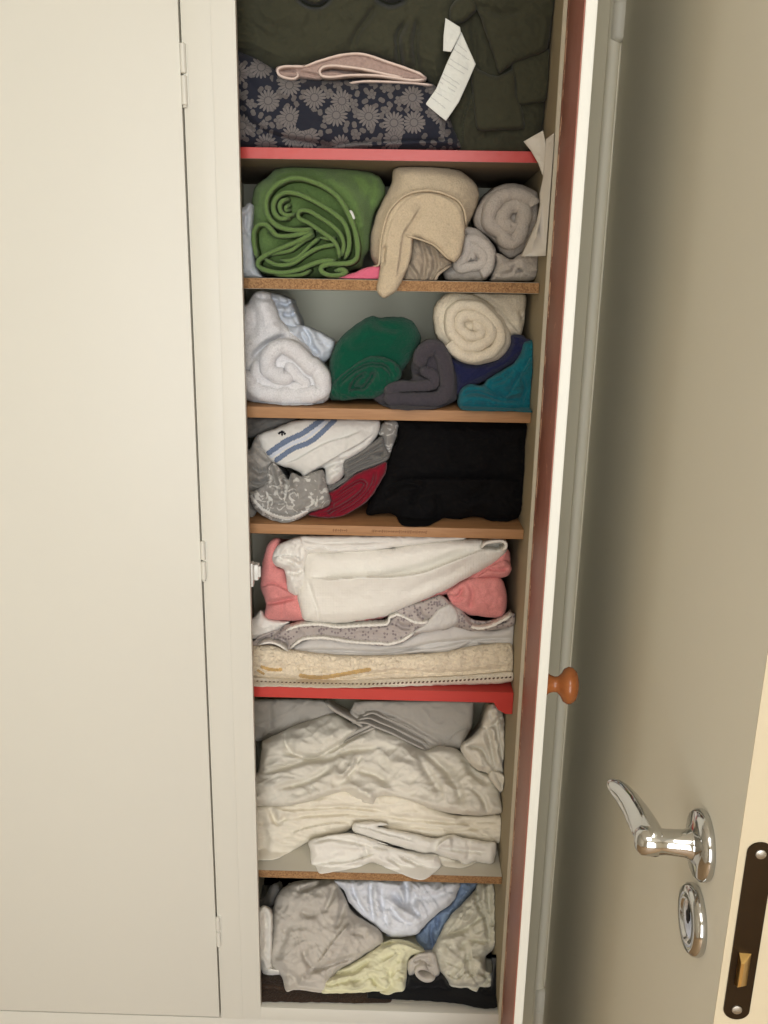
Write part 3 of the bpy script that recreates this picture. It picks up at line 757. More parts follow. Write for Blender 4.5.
ol = thing('olive_garment', 'dark olive green garment bundled over the floral quilt with a white care label hanging out', 'garment', at(480, 156, .1))
Buf().relief(tr(PX, [(222, -20), (452, -20), (455, 30), (449, 60), (444, 85), (436, 87), (425, 80), (405, 70), (385, 62), (360, 56), (340, 58), (318, 64), (300, 69), (276, 71), (255, 62), (238, 54), (222, 50)]),
    .092, .03, T=.26, nz=(.006, 60), wr=(.003, 70, 60, 22), cr=[v(PX, [(352, 46), (358, 32), (368, 18), (378, 4)], .006, 5), v(PX, [(404, 78), (399, 55), (398, 38), (406, 20)], .008, 4), v(PX, [(418, 70), (415, 45), (418, 20)], .006, 4), r(PX, [(408, 70), (407, 45), (412, 20)], .006, 5), v(PX, [(298, -2), (308, 5), (320, 6), (330, -1)], .02, 3), v(PX, [(375, -3), (390, 4), (404, 0)], .02, 4)], seed=6, crump=(0.003, 50)).build('garment_body', F_olive, ol)
b = Buf()
b.relief(tr(PX, [(446, -20), (552, -20), (552, 60), (548, 100), (543, 130), (533, 150), (526, 155), (500, 155.5), (463, 157), (457, 148), (451, 128), (444, 104), (438, 80), (442, 55), (447, 30)]),
    .098, .02, T=.22, nz=(.004, 40), wr=(.002, 85, 70, 14), cr=[v(PX, [(472, 20), (476, 60), (480, 100)], .004, 4), s(PX, [(462, 150), (464, 120), (472, 92), (474, 70)], .006, 8)], seed=7, crump=(0.003, 40))
b.relief(tr(PX, [(470, 62), (480, 70), (498, 76), (514, 70), (517, 95), (522, 110), (524, 128), (512, 130), (495, 130), (478, 129.5), (474, 105)]), .082, .008, T=.05, nz=(.003, 30), seed=8)
b.relief(tr(PX, [(512, 62), (530, 56), (549, 50), (550, 80), (546, 100), (534, 103), (523, 105), (517, 104), (515, 84)]), .084, .008, T=.05, nz=(.002, 30), seed=9)
b.relief(tr(PX, [(462, -20), (552, -20), (551, 30), (546, 50), (530, 57), (515, 63), (506, 69), (499, 73), (494, 58), (486, 34), (477, 10)]), .074, .012, T=.06, nz=(.004, 34), wr=(.002, 60, 50, 12), cr=[v(PX, [(478, 5), (500, 14), (520, 10)], .004, 5)], seed=10)
b.build('hanging_folds', F_olive, ol)
Buf().relief(tr(PX, [(452, 4), (468, -6), (478, 2), (474, 14), (462, 23), (452, 24), (449, 16)]), .076, .012, T=.03, seed=11).build('collar_fold', F_olive, ol)
b = Buf()
b.relief([(445.5, 18), (452, 22), (460, 27), (461, 33), (457, 41), (451, 52), (443, 51), (443.5, 36)], .068, .001, T=.0008, nz=(.0018, 9), sp=1.2, smooth=False, jit=0, shrink=1, seed=12)
lab_lines = [([(447, 57), (468, 70)], .5, 1), ([(445, 62), (464, 74)], .5, 1), ([(441, 72), (459, 84)], .5, 1), ([(439, 76), (457, 88)], .5, 1), ([(437, 80), (455, 92)], .5, 1), ([(433, 90), (451, 102)], .4, 1), ([(431, 97), (445, 108)], .5, 1), ([(452, 48), (469, 60)], .45, 1), ([(455, 42), (467, 52)], .4, 1)]
b.relief([(461.5, 32), (468, 47), (475.8, 64), (468, 82), (459, 102), (446, 121), (436, 113), (425.5, 104), (436, 89), (446, 65), (452, 52)], .064, .001, T=.0008, nz=(.0022, 26), sp=1.0, smooth=False, jit=0, shrink=1, seed=13, tilt=(0, .01), paint=lab_lines, cr=[s(PX, [(437, 86), (446, 91), (457, 97)], .0012, 6)])
b.build('care_label', [F_label, F_labelprint], ol, 'white care label with small grey print', smooth=True)

# ---------------------------------------------------------------- second shelf: rolled towels
fill('B')
tag(Buf().relief(tr(B1, [(-30, 280), (35, 275), (58, 255), (82, 268), (80, 330), (78, 400), (84, 470), (95, 560), (120, 600), (130, 615), (40, 618), (-30, 618)]), .082, .018, T=.2, zmin=zs('B'), nz=(.003, 16), wr=(.003, 80, 30, 7), cr=[v(B1, [(50, 300), (45, 350), (60, 420)], .004, 3)], seed=14).build('folded_cloth', F_palecot),
    'pale grey blue cloth squeezed between the stile and the green rolled towel', 'cloth')

gt = thing('rolled_towel', 'thick grass green towel rolled up beside a beige towel', 'towel', at(318, 279, .12))
b = Buf()
b.relief(tr(B1, [(82, 210), (100, 165), (148, 132), (185, 95), (255, 66), (330, 60), (400, 65), (500, 75), (570, 88), (640, 105), (690, 130), (716, 180), (714, 215), (690, 260), (660, 320), (646, 400), (640, 470), (615, 520), (600, 565), (540, 585), (510, 605), (460, 612), (400, 612), (300, 616), (180, 606), (110, 582), (90, 550), (95, 500), (78, 450), (71, 400), (75, 350), (76, 260)]),
    .118, .035, T=.27, zmin=zs('B'), nz=(.003, 30), tilt=(.02, 0), seed=15, cr=[r(B1, [(420, 120), (520, 200), (590, 300), (620, 420)], .012, 9), v(B1, [(560, 130), (640, 250), (640, 380)], .004, 8), v(B1, [(170, 390), (240, 400), (330, 390), (380, 395)], .02, 4), v(B1, [(640, 120), (660, 180), (640, 260)], .003, 5)])
W = 4.3
def rb(pts, dy=0., w=W, L=.04, seed=1, **k): b.ribbon(tr(B1, pts), w, .078+dy, L, seed=seed, zmin=zs('B'), **k)
rb([(370, 378), (300, 384), (230, 376), (185, 355), (152, 315), (141, 265), (152, 213), (190, 168), (250, 138), (305, 134), (365, 150), (430, 180), (488, 225), (528, 285), (556, 345), (574, 400), (584, 470), (578, 518), (550, 540), (500, 546), (440, 548), (408, 562), (412, 585), (452, 602), (500, 600), (528, 586), (508, 574), (470, 580)], 0, 5.0, .05, 1)
rb([(262, 322), (212, 328), (183, 300), (178, 262), (196, 225), (236, 203), (290, 208), (340, 228), (400, 260), (462, 298), (515, 345), (540, 410), (540, 475), (520, 525)], .002, 4.6, .05, 2)
rb([(285, 306), (242, 312), (214, 294), (208, 262), (226, 240), (256, 234)], .004, 4.4, .05, 3)
rb([(262, 262), (240, 272), (240, 290), (262, 286)], .006, 4.0, .05, 4)
rb([(495, 522), (492, 480), (468, 436), (410, 392), (348, 350), (306, 330), (296, 308), (312, 289), (350, 293), (400, 322), (455, 358), (498, 400), (516, 450), (508, 510)], .001, 4.2, .05, 5)
rb([(370, 388), (310, 402), (245, 412), (192, 408), (166, 380), (140, 357), (108, 358), (86, 385), (82, 430), (90, 480), (100, 520)], .001, 4.6, .05, 6)
rb([(372, 396), (310, 430), (225, 466), (150, 498), (108, 528), (104, 556), (145, 578), (220, 588), (300, 574), (358, 550), (420, 532), (480, 530)], 0, 4.6, .05, 7)
rb([(376, 408), (335, 428), (300, 452), (262, 480), (190, 496), (160, 506)], .006, 4.0, .05, 8)
rb([(486, 452), (420, 462), (370, 480), (320, 512), (268, 545), (200, 552), (148, 530), (134, 514)], .003, 4.2, .05, 9)
rb([(404, 418), (356, 456), (304, 508), (256, 530), (210, 528)], .008, 3.8, .05, 10)
rb([(480, 420), (440, 425), (400, 418)], .006, 4, .05, 11)
rb([(180, 596), (250, 602), (320, 596), (362, 572)], .006, 4, .05, 12)
b.build('towel_sheet', F_green, gt)
p = at(352, 215, .074)
Buf().relief(tr(B1, [(540, 292), (556, 290), (568, 315), (572, 330), (556, 336), (544, 312)]), .080, .002, T=.003, sp=1., seed=16).build('hem_tag', F_label, gt, 'tiny white hem tag')

tag(Buf().relief(tr(B1, [(430, 634), (480, 618), (560, 590), (640, 560), (690, 555), (700, 590), (690, 618), (620, 628), (540, 636), (470, 644)]), .062, .006, T=.12, zmin=zs('B'), nz=(.002, 12), wr=(.002, -15, 20, 5), sp=1.2, seed=17).build('folded_cloth', F_pink2),
    'small bright pink cloth peeping out between the green and beige towels', 'cloth')

bt = thing('draped_towel', 'beige towel folded over with one corner hanging below the chipboard shelf edge', 'towel', at(430, 280, .1))
b = Buf()
b.relief(tr(B2, [(130, 72), (170, 55), (260, 54), (340, 65), (400, 88), (440, 125), (456, 160), (452, 200), (436, 245), (414, 290), (408, 350), (392, 400), (364, 428), (300, 400), (205, 400), (190, 440), (150, 470), (90, 470), (62, 450), (42, 400), (42, 330), (62, 250), (95, 180), (120, 130)]),
    .085, .04, T=.3, zmin=zs('B'), nz=(.003, 36), tilt=(.01, 0), seed=18, cr=[r(B2, [(150, 90), (250, 80), (350, 100), (420, 170)], .006, 14), v(B2, [(95, 440), (95, 380), (100, 340)], .012, 2.5)])
fl = tr(B2, [(78, 440), (86, 330), (112, 240), (152, 186), (200, 160), (262, 152), (322, 166), (370, 190), (396, 232), (404, 290), (400, 350), (386, 402), (362, 431), (330, 408), (285, 366), (235, 345), (205, 336), (200, 372), (190, 430), (166, 490), (140, 540), (96, 568), (70, 554), (64, 520), (72, 490)])
b.relief(fl, .033, .009, T=.006, drape=True, tilt=(0, .028), nz=(.003, 30), seed=19, shrink=.97, cr=[s(B2, [(92, 420), (104, 330), (126, 262), (160, 210), (204, 178), (262, 166), (318, 178), (362, 204), (388, 246), (394, 300)], .003, 5), s(B2, [(140, 490), (152, 420), (160, 360), (168, 320), (200, 270), (236, 210)], -.007, 14), v(B2, [(180, 320), (205, 330), (240, 345)], .002, 3), v(B2, [(88, 440), (90, 400), (96, 370)], .008, 2.2), r(B2, [(110, 540), (130, 470), (140, 400)], .003, 8)])
b.build('towel_sheet', F_beige, bt)
b = Buf()
b.ribbon(tr(B2, [(50, 446), (72, 440), (82, 340), (106, 246), (148, 192), (196, 164), (262, 155), (326, 168), (378, 196), (402, 236), (408, 290)]), 2.2, .056, .012, seed=21)
b.ribbon(tr(B2, [(168, 326), (200, 334), (236, 345), (284, 366), (330, 408), (362, 430)]), 2.0, .050, .010, seed=22)
b.build('hem', F_beige, bt)

tb = Buf()
tb.relief(tr(B2, [(200, 340), (240, 345), (290, 370), (340, 415), (352, 440), (305, 470), (275, 515), (250, 522), (210, 520), (172, 508), (166, 480), (186, 430), (198, 375)]), .075, .014, T=.2, zmin=zs('B'), nz=(.003, 12), wr=(.005, 60, 26, 6), cr=[v(B2, [(230, 350), (250, 420), (240, 500)], .008, 3), v(B2, [(270, 370), (290, 440), (260, 510)], .008, 3), v(B2, [(190, 440), (215, 480), (235, 515)], .007, 3), v(B2, [(310, 400), (315, 450)], .006, 3)], seed=23)
tb.ribbon(tr(B2, [(256, 524), (285, 508), (300, 478), (330, 455), (352, 440)]), 3.0, .068, .05, seed=24, zmin=zs('B'))
tag(tb.build('crumpled_towel', F_taupe), 'crumpled taupe towel tucked under the draped beige towel', 'towel')

wr_ = Buf()
o4 = tr(B2, [(400, 300), (440, 300), (480, 328), (515, 370), (526, 420), (511, 468), (480, 497), (430, 502), (370, 500), (330, 498), (320, 470), (350, 440), (385, 400), (400, 350)])
wr_.relief(o4, .100, .02, T=.22, zmin=zs('B'), nz=(.002, 12), shrink=.96, seed=25)
wr_.spiral(o4, tr(B2, [(440, 405)])[0], 1.8, .084, .04, seed=9, start=1.2, cw=-1, irregular=.2, inner=.16, wob=.004, zmin=zs('B'))
tag(wr_.build('rolled_towel', F_greyw), 'small greyish white towel roll lying low beside the beige towel', 'towel')

rt = Buf()
o5 = tr(B2, [(436, 268), (452, 220), (490, 168), (530, 140), (590, 128), (640, 140), (680, 165), (700, 200), (694, 260), (668, 330), (630, 385), (580, 416), (545, 396), (520, 356), (480, 322), (445, 296)])
rt.relief(o5, .108, .02, T=.26, nz=(.002, 14), shrink=.96, seed=26)
rt.spiral(o5, tr(B2, [(588, 268)])[0], 1.75, .090, .05, seed=6, start=-.6, cw=-1, irregular=.22, inner=.16, wob=.005)
tag(rt.build('rolled_towel', F_greyw2), 'plump stone white towel roll on top at the right end of the chipboard shelf', 'towel')
tag(Buf().relief(tr(B2, [(512, 470), (524, 430), (520, 398), (545, 402), (580, 420), (620, 398), (660, 372), (700, 400), (700, 470), (660, 500), (580, 503), (505, 502), (508, 484)]), .082, .02, T=.26, zmin=zs('B'), nz=(.003, 14), wr=(.003, 25, 30, 9), cr=[v(B2, [(600, 470), (612, 462), (622, 468)], .01, 2), s(B2, [(530, 440), (560, 430), (620, 410), (660, 385)], .005, 8), v(B2, [(535, 480), (580, 470), (600, 440)], .004, 3)], seed=27).build('folded_towel', F_greyw2),
    'flattened stone white towel underneath the plump towel roll', 'towel')

# ---------------------------------------------------------------- paper on the right inside wall
LIM.clear(); LIM.update(x0=-9, x1=X_WALL_R-.0015, z0=-9, z1=9)
b = Buf()
b.relief([(546, 139), (555, 133), (557, 150), (552, 256), (521, 256.5), (529, 240), (536, 225), (540, 205), (539.5, 194), (543, 178)], .030, .0015, T=.0012, tilt=(-.19, 0), nz=(.002, 30), sp=1.15, smooth=False, jit=0, shrink=1, seed=28)
b.relief([(523.5, 141.5), (533, 136), (543, 130.5), (546.5, 147), (545.5, 168), (542.5, 175.5), (538, 163), (531, 151)], .036, .0015, T=.0012, tilt=(-.10, 0), nz=(.003, 16), sp=1.15, smooth=False, jit=0, shrink=1, seed=29)
tag(b.build('paper_sheet', M_paper), 'curled off white paper stuck to the right inside wall next to the top red shelf', 'paper')

# ---------------------------------------------------------------- third shelf
fill('C')
wt = Buf()
wt.relief(tr(C1, [(-10, 130), (44, 120), (68, 90), (88, 62), (130, 52), (164, 64), (170, 90), (186, 112), (210, 180), (240, 216), (290, 262), (340, 312), (380, 372), (340, 400), (120, 460), (40, 520), (-10, 540)]), .092, .03, T=.26, nz=(.004, 22), cr=[v(C1, [(80, 380), (110, 340), (160, 300), (220, 275), (245, 274)], .012, 4), v(C1, [(60, 120), (90, 160), (80, 260)], .004, 6), r(C1, [(120, 90), (150, 170), (190, 240)], .006, 9), v(C1, [(100, 80), (140, 92), (165, 90)], .005, 3)], seed=30)
o1 = tr(C1, [(20, 560), (20, 470), (60, 420), (100, 360), (150, 312), (222, 282), (290, 312), (345, 360), (395, 400), (438, 430), (458, 480), (455, 550), (430, 585), (370, 598), (280, 602), (200, 598), (110, 588), (50, 575)])
wt.relief(o1, .084, .03, T=.2, zmin=zs('C'), nz=(.003, 18), seed=31)
wt.ribbon(tr(C1, [(258, 440), (236, 468), (190, 462), (150, 430), (146, 380), (180, 336), (228, 322), (286, 352), (340, 404), (392, 446), (412, 490), (404, 540), (340, 556), (220, 556), (120, 545), (68, 512), (52, 470), (62, 440)]), 17.5, .068, .06, seed=31, zmin=zs('C'), wob=.006)
wt.ribbon(tr(C1, [(238, 392), (262, 430), (290, 462), (330, 500), (300, 520), (200, 512), (110, 490), (90, 440), (110, 385)]), 12, .076, .05, seed=32, zmin=zs('C'), wob=.005)
tag(wt.build('rolled_towel', F_white), 'bright white terry towel, loosely rolled, at the left of the third shelf', 'towel')
cl = Buf()
cl.relief(tr(C1, [(150, 66), (200, 68), (228, 80), (262, 94), (266, 112), (290, 160), (312, 216), (300, 240), (220, 250), (180, 180)]), .130, .02, T=.2, nz=(.004, 12), wr=(.006, 60, 22, 7), cr=[v(C1, [(200, 110), (240, 120), (262, 100)], .01, 3), v(C1, [(220, 160), (255, 170), (280, 160)], .01, 3)], seed=32)
cl.relief(tr(C1, [(210, 200), (262, 222), (310, 217), (370, 238), (430, 268), (472, 298), (462, 340), (440, 385), (410, 396), (370, 380), (300, 330), (230, 260)]), .112, .02, T=.2, nz=(.003, 14), wr=(.004, 40, 40, 9), cr=[v(C1, [(320, 225), (350, 270), (365, 320), (400, 360)], .01, 3), v(C1, [(310, 240), (330, 290), (360, 340)], .008, 3), v(C1, [(380, 250), (420, 300), (445, 330)], .005, 4)], seed=33, crump=(0.003, 20))
tag(cl.build('crumpled_cloth', F_palecot), 'pale grey blue crumpled cloth behind the white terry towel', 'cloth')

dg = Buf()
dg.relief(tr(PX, [(328, 392), (330, 362), (335, 346), (345, 333), (358, 323), (371, 316), (380, 317.5), (402, 317), (413, 322), (420.5, 335), (419, 347), (412, 357), (404, 369), (390, 385), (376, 396), (372, 399), (350, 399), (332, 400)]), .098, .03, T=.28, zmin=zs('C'), nz=(.003, 26), tilt=(.02, 0), cr=[v(PX, [(372, 318), (380, 326), (400, 330)], .003, 5), r(PX, [(345, 345), (372, 334), (404, 340)], .008, 10)], seed=34)
og = tr(PX, [(330, 394), (333, 383), (342, 374), (355, 364), (371, 356), (386, 358), (397, 364), (402, 374), (396, 384), (384, 393), (374, 398), (355, 399), (338, 400)])
dg.relief(og, .080, .014, T=.05, zmin=zs('C'), nz=(.003, 10), wr=(.005, 60, 18, 6), cr=[v(PX, [(340, 384), (352, 373), (368, 365), (384, 366), (392, 374)], .008, 2.2), v(PX, [(350, 392), (356, 380), (364, 374)], .01, 2.4), v(PX, [(362, 390), (370, 380), (374, 372)], .009, 2.4), v(PX, [(352, 388), (362, 388)], .01, 2)], seed=35)
tag(dg.build('rolled_towel', F_dkgreen), 'bottle green towel roll in the middle of the third shelf', 'towel')

ch = Buf()
ch.relief(tr(C2, [(10, 505), (20, 482), (60, 442), (110, 430), (178, 422), (174, 372), (200, 312), (240, 266), (290, 254), (330, 290), (352, 350), (369, 400), (371, 470), (366, 512), (300, 545), (200, 556), (110, 552), (50, 532)]), .086, .028, T=.24, zmin=zs('C'), nz=(.003, 22), cr=[v(C2, [(178, 372), (196, 395), (240, 402), (290, 420), (312, 446), (300, 470), (262, 484), (190, 492), (105, 500)], .014, 3.2), v(C2, [(214, 356), (226, 350), (236, 356)], .012, 2.4), r(C2, [(240, 300), (300, 350), (335, 430), (330, 500)], .006, 9), r(C2, [(60, 470), (150, 455), (260, 450)], .005, 8), v(C2, [(240, 500), (280, 490), (320, 460), (316, 430)], .006, 3)], seed=36)
ch.ribbon(tr(C2, [(226, 372), (216, 336), (238, 302), (282, 292), (312, 330), (328, 400), (330, 468), (296, 508), (200, 518), (110, 514), (62, 494)]), 16, .066, .06, seed=36, zmin=zs('C'), wob=.006)
ch.ribbon(tr(C2, [(60, 478), (120, 458), (200, 456), (268, 446), (272, 412), (236, 392), (226, 366)]), 11, .069, .05, seed=37, zmin=zs('C'), wob=.005)
tag(ch.build('rolled_towel', F_char), 'charcoal grey towel lumped between the bottle green and navy ones', 'towel')

cr_ = thing('rolled_towel', 'fat cream towel roll lying on top of the navy towel', 'towel', at(475, 360, .1))
b = Buf()
b.relief(tr(C2, [(420, 62), (530, 50), (650, 52), (668, 72), (664, 130), (655, 200), (640, 240), (606, 240), (580, 250), (480, 200)]), .112, .02, T=.3, nz=(.003, 26), cr=[s(C2, [(540, 110), (590, 170), (640, 235)], .006, 9), v(C2, [(640, 130), (655, 180)], .005, 3), v(C2, [(430, 60), (520, 100), (600, 190)], .004, 3)], seed=37)
oc = tr(C2, [(272, 130), (290, 90), (330, 58), (372, 50), (432, 60), (490, 85), (540, 130), (577, 172), (602, 230), (597, 282), (560, 332), (500, 357), (440, 364), (380, 347), (340, 312), (310, 272), (284, 242), (273, 190)])
b.relief(oc, .095, .02, T=.28, nz=(.002, 20), seed=38, shrink=.96)
b.spiral(oc, tr(C2, [(444, 205)])[0], 2.7, .078, .05, w=None, seed=4, start=2.6, cw=-1, irregular=.13, inner=.10, wob=.004)
b.build('towel_sheet', F_cream, cr_)
tag(Buf().relief(tr(C2, [(338, 335), (380, 345), (440, 362), (500, 355), (560, 330), (596, 280), (606, 236), (650, 236), (668, 250), (700, 258), (690, 300), (640, 340), (560, 385), (500, 425), (440, 452), (400, 470), (372, 490), (366, 430)]), .098, .016, T=.27, zmin=zs('C'), nz=(.003, 18), wr=(.004, -30, 40, 9), seed=39).build('folded_towel', F_navy),
    'navy blue towel squashed beneath the cream towel roll', 'towel')
tag(Buf().relief(tr(C2, [(374, 528), (384, 472), (420, 446), (480, 448), (500, 425), (570, 382), (620, 350), (650, 290), (662, 264), (700, 257), (735, 262), (735, 400), (725, 552), (600, 559), (480, 559), (390, 553)]), .074, .022, T=.26, zmin=zs('C'), nz=(.004, 20), wr=(.003, -30, 40, 10), cr=[s(C2, [(480, 445), (530, 485), (570, 502), (605, 470), (650, 390), (695, 320)], .010, 14), v(C2, [(395, 495), (440, 480), (500, 490), (560, 510), (640, 505)], .008, 3.4), v(C2, [(640, 400), (660, 460), (640, 540)], .005, 4), v(C2, [(500, 440), (560, 430), (610, 380)], .005, 4)], seed=40).build('folded_towel', F_teal),
    'teal towel folded at the right end of the third shelf', 'towel')

# ---------------------------------------------------------------- fourth shelf
fill('D')
tag(Buf().relief(tr(D1, [(-20, 40), (100, 34), (270, 40), (250, 56), (150, 96), (92, 126), (60, 130), (-20, 130)]), .118, .016, T=.26, nz=(.004, 14), wr=(.005, -25, 30, 7), seed=41).build('folded_cloth', F_dgreyc),
    'dark grey cloth under the shelf board behind the blue striped tea towel', 'cloth')
tag(Buf().relief(tr(D1, [(-20, 180), (44, 190), (68, 140), (95, 118), (132, 212), (165, 250), (140, 292), (140, 345), (92, 392), (60, 396), (50, 440), (78, 492), (50, 515), (-20, 500)]), .090, .018, T=.22, zmin=zs('D'), nz=(.004, 14), wr=(.006, 60, 26, 8), cr=[v(D1, [(48, 260), (90, 300), (130, 290)], .009, 3.4), v(D1, [(50, 340), (90, 350), (130, 330)], .008, 3), v(D1, [(80, 160), (100, 210), (140, 240)], .006, 4), r(D1, [(60, 320), (110, 325)], .006, 5)], seed=42, crump=(0.004, 16)).build('crumpled_cloth', F_greyc),
    'grey cloth bunched against the stile left of the damask cloth', 'cloth')

tt = Buf()
tt.relief(tr(D1, [(88, 125), (150, 95), (250, 54), (300, 47), (660, 47), (668, 100), (622, 170), (562, 212), (502, 250), (497, 312), (462, 346), (424, 358), (408, 345), (400, 278), (310, 322), (290, 302), (250, 282), (200, 268), (160, 252), (130, 222), (100, 172)]), .078, .016, T=.28, nz=(.003, 26), tilt=(0, .02), sp=1.15,
    cr=[s(D1, [(185, 262), (262, 240), (350, 190), (432, 150), (520, 126), (590, 96)], .004, 10), s(D1, [(310, 318), (420, 252), (500, 204), (580, 160), (645, 108)], -.006, 9), v(D1, [(400, 278), (440, 262), (500, 236)], .005, 3), v(D1, [(440, 300), (470, 280), (496, 262)], .004, 3), r(D1, [(430, 330), (470, 290)], .003, 4)],
    paint=[(tr(D1, [(140, 205), (220, 150), (300, 112), (395, 44)]), 2.7, 1), (tr(D1, [(150, 222), (235, 168), (320, 130), (420, 48)]), 1.7, 2), (tr(D1, [(176, 240), (255, 186), (345, 148), (452, 50)]), 2.6, 1), (tr(D1, [(186, 112), (205, 102), (216, 116)]), 1.0, 3), (tr(D1, [(205, 104), (202, 122)]), .8, 3)], seed=43)
tag(tt.build('tea_towel', [F_teaw, F_blue, F_ltblue, F_blackm]), 'white tea towel with two slanting blue stripes and a small black motif', 'tea towel')

dk = Buf()
dk.relief(tr(D1, [(44, 392), (80, 382), (130, 342), (132, 290), (160, 250), (202, 300), (230, 332), (250, 302), (300, 320), (346, 300), (398, 288), (412, 342), (427, 392), (434, 430), (426, 456), (372, 476), (330, 492), (290, 520), (230, 540), (170, 533), (110, 508), (70, 472), (50, 430)]), .066, .014, T=.2, zmin=zs('D'), nz=(.003, 16), wr=(.003, -40, 30, 9), sp=1.2, cr=[s(D1, [(50, 410), (110, 470), (190, 500), (260, 500), (330, 478), (400, 455)], .004, 7), v(D1, [(150, 260), (165, 330), (190, 400)], .008, 3.6), v(D1, [(200, 300), (220, 360), (215, 420)], .009, 3.6), v(D1, [(240, 310), (240, 360), (260, 400)], .007, 3.4), r(D1, [(180, 310), (200, 380)], .005, 4), v(D1, [(120, 380), (150, 430), (200, 450)], .004, 4)], seed=44, crump=(0.004, 18), paint=[(tr(D1, [(52, 415), (110, 478), (180, 512), (250, 518), (320, 488)]), 1.5, 1)])
tag(dk.build('damask_cloth', [F_damask, F_teaw]), 'grey and white patterned damask cloth drooping under the blue striped tea towel', 'cloth')

gs = Buf()
gs.relief(tr(D1, [(495, 252), (560, 212), (640, 152), (682, 130), (694, 170), (718, 214), (702, 246), (640, 272), (560, 302), (512, 342), (442, 386), (420, 392), (420, 360), (470, 342), (500, 320)]), .086, .012, T=.25, nz=(.002, 12), sp=1.2, cr=[v(D1, [(500, 268), (570, 232), (640, 190), (690, 160)], .007, 1.8), v(D1, [(500, 290), (570, 255), (640, 222), (700, 200)], .007, 1.8), v(D1, [(506, 312), (570, 275), (640, 248), (706, 225)], .007, 1.8), v(D1, [(430, 376), (480, 348), (520, 322)], .006, 1.8), v(D1, [(600, 230), (640, 212), (680, 212), (660, 228), (610, 240)], .006, 1.8)], seed=45)
tag(gs.build('layered_linen_cloth', F_dgreyc), 'grey cloth folded in thin layers resting on the crimson cloth', 'cloth')
tag(Buf().relief(tr(D1, [(664, 108), (690, 60), (740, 48), (760, 60), (754, 112), (738, 160), (716, 214), (692, 182), (682, 132)]), .100, .014, T=.22, nz=(.003, 12), wr=(.004, 80, 26, 7), seed=46).build('folded_cloth', F_damask),
    'narrow grey patterned cloth wedged between the tea towel and the black blanket', 'cloth')
rd_ = Buf()
rd_.relief(tr(D1, [(424, 400), (445, 388), (512, 345), (560, 304), (640, 274), (702, 250), (698, 300), (664, 362), (614, 432), (545, 482), (470, 514), (400, 519), (330, 505), (335, 492), (374, 478), (428, 458), (436, 432)]), .078, .014, T=.24, zmin=zs('D'), nz=(.002, 14), sp=1.2, cr=[v(D1, [(380, 500), (440, 484), (520, 442), (580, 394), (604, 355), (578, 340), (524, 368), (452, 420)], .009, 2.0), v(D1, [(460, 500), (540, 460), (600, 410), (640, 350), (650, 300)], .008, 2.0), v(D1, [(440, 450), (500, 414), (560, 372)], .006, 2.0), v(D1, [(420, 505), (440, 480), (445, 440)], .005, 2)], seed=47)
tag(rd_.build('folded_cloth', F_red), 'crimson red cloth loosely folded beside the black blanket', 'cloth')
bk = Buf()
bk.relief(tr(D2, [(60, 40), (690, 40), (740, 60), (745, 200), (720, 440), (645, 497), (560, 502), (480, 482), (400, 492), (330, 490), (262, 522), (150, 524), (110, 475), (60, 468), (-12, 474), (-14, 440), (35, 350), (75, 250), (100, 180), (126, 130), (118, 60)]), .090, .03, T=.3, zmin=zs('D'), nz=(.006, 40), wr=(.003, 10, 60, 16), cr=[s(D2, [(60, 360), (150, 316), (300, 312), (560, 312), (690, 320)], .012, 16), v(D2, [(80, 380), (150, 330), (230, 340)], .008, 4), v(D2, [(180, 430), (220, 370), (240, 330)], .006, 4), v(D2, [(440, 410), (480, 380), (540, 330)], .006, 5), v(D2, [(290, 500), (310, 440), (300, 380)], .006, 4)], seed=48, crump=(0.004, 40))
tag(bk.build('folded_blanket', F_black), 'large black blanket folded at the right of the fourth shelf', 'blanket')

# ---------------------------------------------------------------- fifth shelf (lower red board)
fill('E')
mt = thing('bath_mat', 'yellowish cream tufted bath mat folded flat on the lower red shelf', 'bath mat', at(385, 690, .1))
Buf().relief(tr(PX, [(240, 645), (253, 645), (268, 645), (290, 649), (340, 655), (384, 655), (443, 652), (472, 646), (509, 643), (514, 650), (516, 664), (514, 672), (480, 676), (400, 679), (330, 682), (290, 681), (250, 678), (240, 678)]), .070, .016, T=.33, nz=(.003, 7), tilt=(0, .02), wr=(.003, 3, 30, 5), sp=1.2, cr=[v(PX, [(254, 675), (290, 678), (325, 678), (365, 675), (395, 671), (443, 673), (512, 667)], .005, 2.4), v(PX, [(256, 668), (300, 668), (340, 672)], .003, 3)],
    paint=[(tr(E1, [(290, 745), (330, 752), (400, 755), (470, 745), (560, 728), (640, 715)]), 2.0, 1), (tr(E1, [(90, 700), (140, 715), (190, 715)]), 1.6, 1), (tr(E1, [(70, 720), (100, 735)]), 1.2, 1)], seed=49).build('tufted_face', [F_mat, F_ochre], mt)
bb = Buf()
bb.relief(tr(PX, [(240, 677), (253, 677), (290, 680.5), (330, 681), (384, 679.5), (450, 676.5), (514, 672), (517, 679), (500, 683.5), (450, 685), (384, 687), (325, 688), (284, 687), (240, 685.5)]), .066, .008, T=.33, zmin=ZS['E']+.0018, nz=(.001, 9), sp=1.2, cr=[v(PX, [(254, 679), (290, 682.5), (330, 683), (384, 681.5), (450, 678.5), (514, 674)], .002, 1.2)], seed=50)
bb.build('flat_border', F_matband, mt)
st = Buf()
for k in range(62):
    x = 256+k*4.15; y = float(np.interp(x, [254, 290, 330, 384, 450, 514], [681.2, 684.2, 684.8, 683.4, 680.8, 676.8]))
    p0 = at(x, y+.6, .0648); p1 = at(x+2.3, y-.5, .0648); p0.z = max(p0.z, ZS['E']+.0035); p1.z = max(p1.z, ZS['E']+.0045)
    st.tube([p0, (p0+p1)/2+Vector((0, -.0006, 0)), p1], [.0007, .0017, .0007], 8)
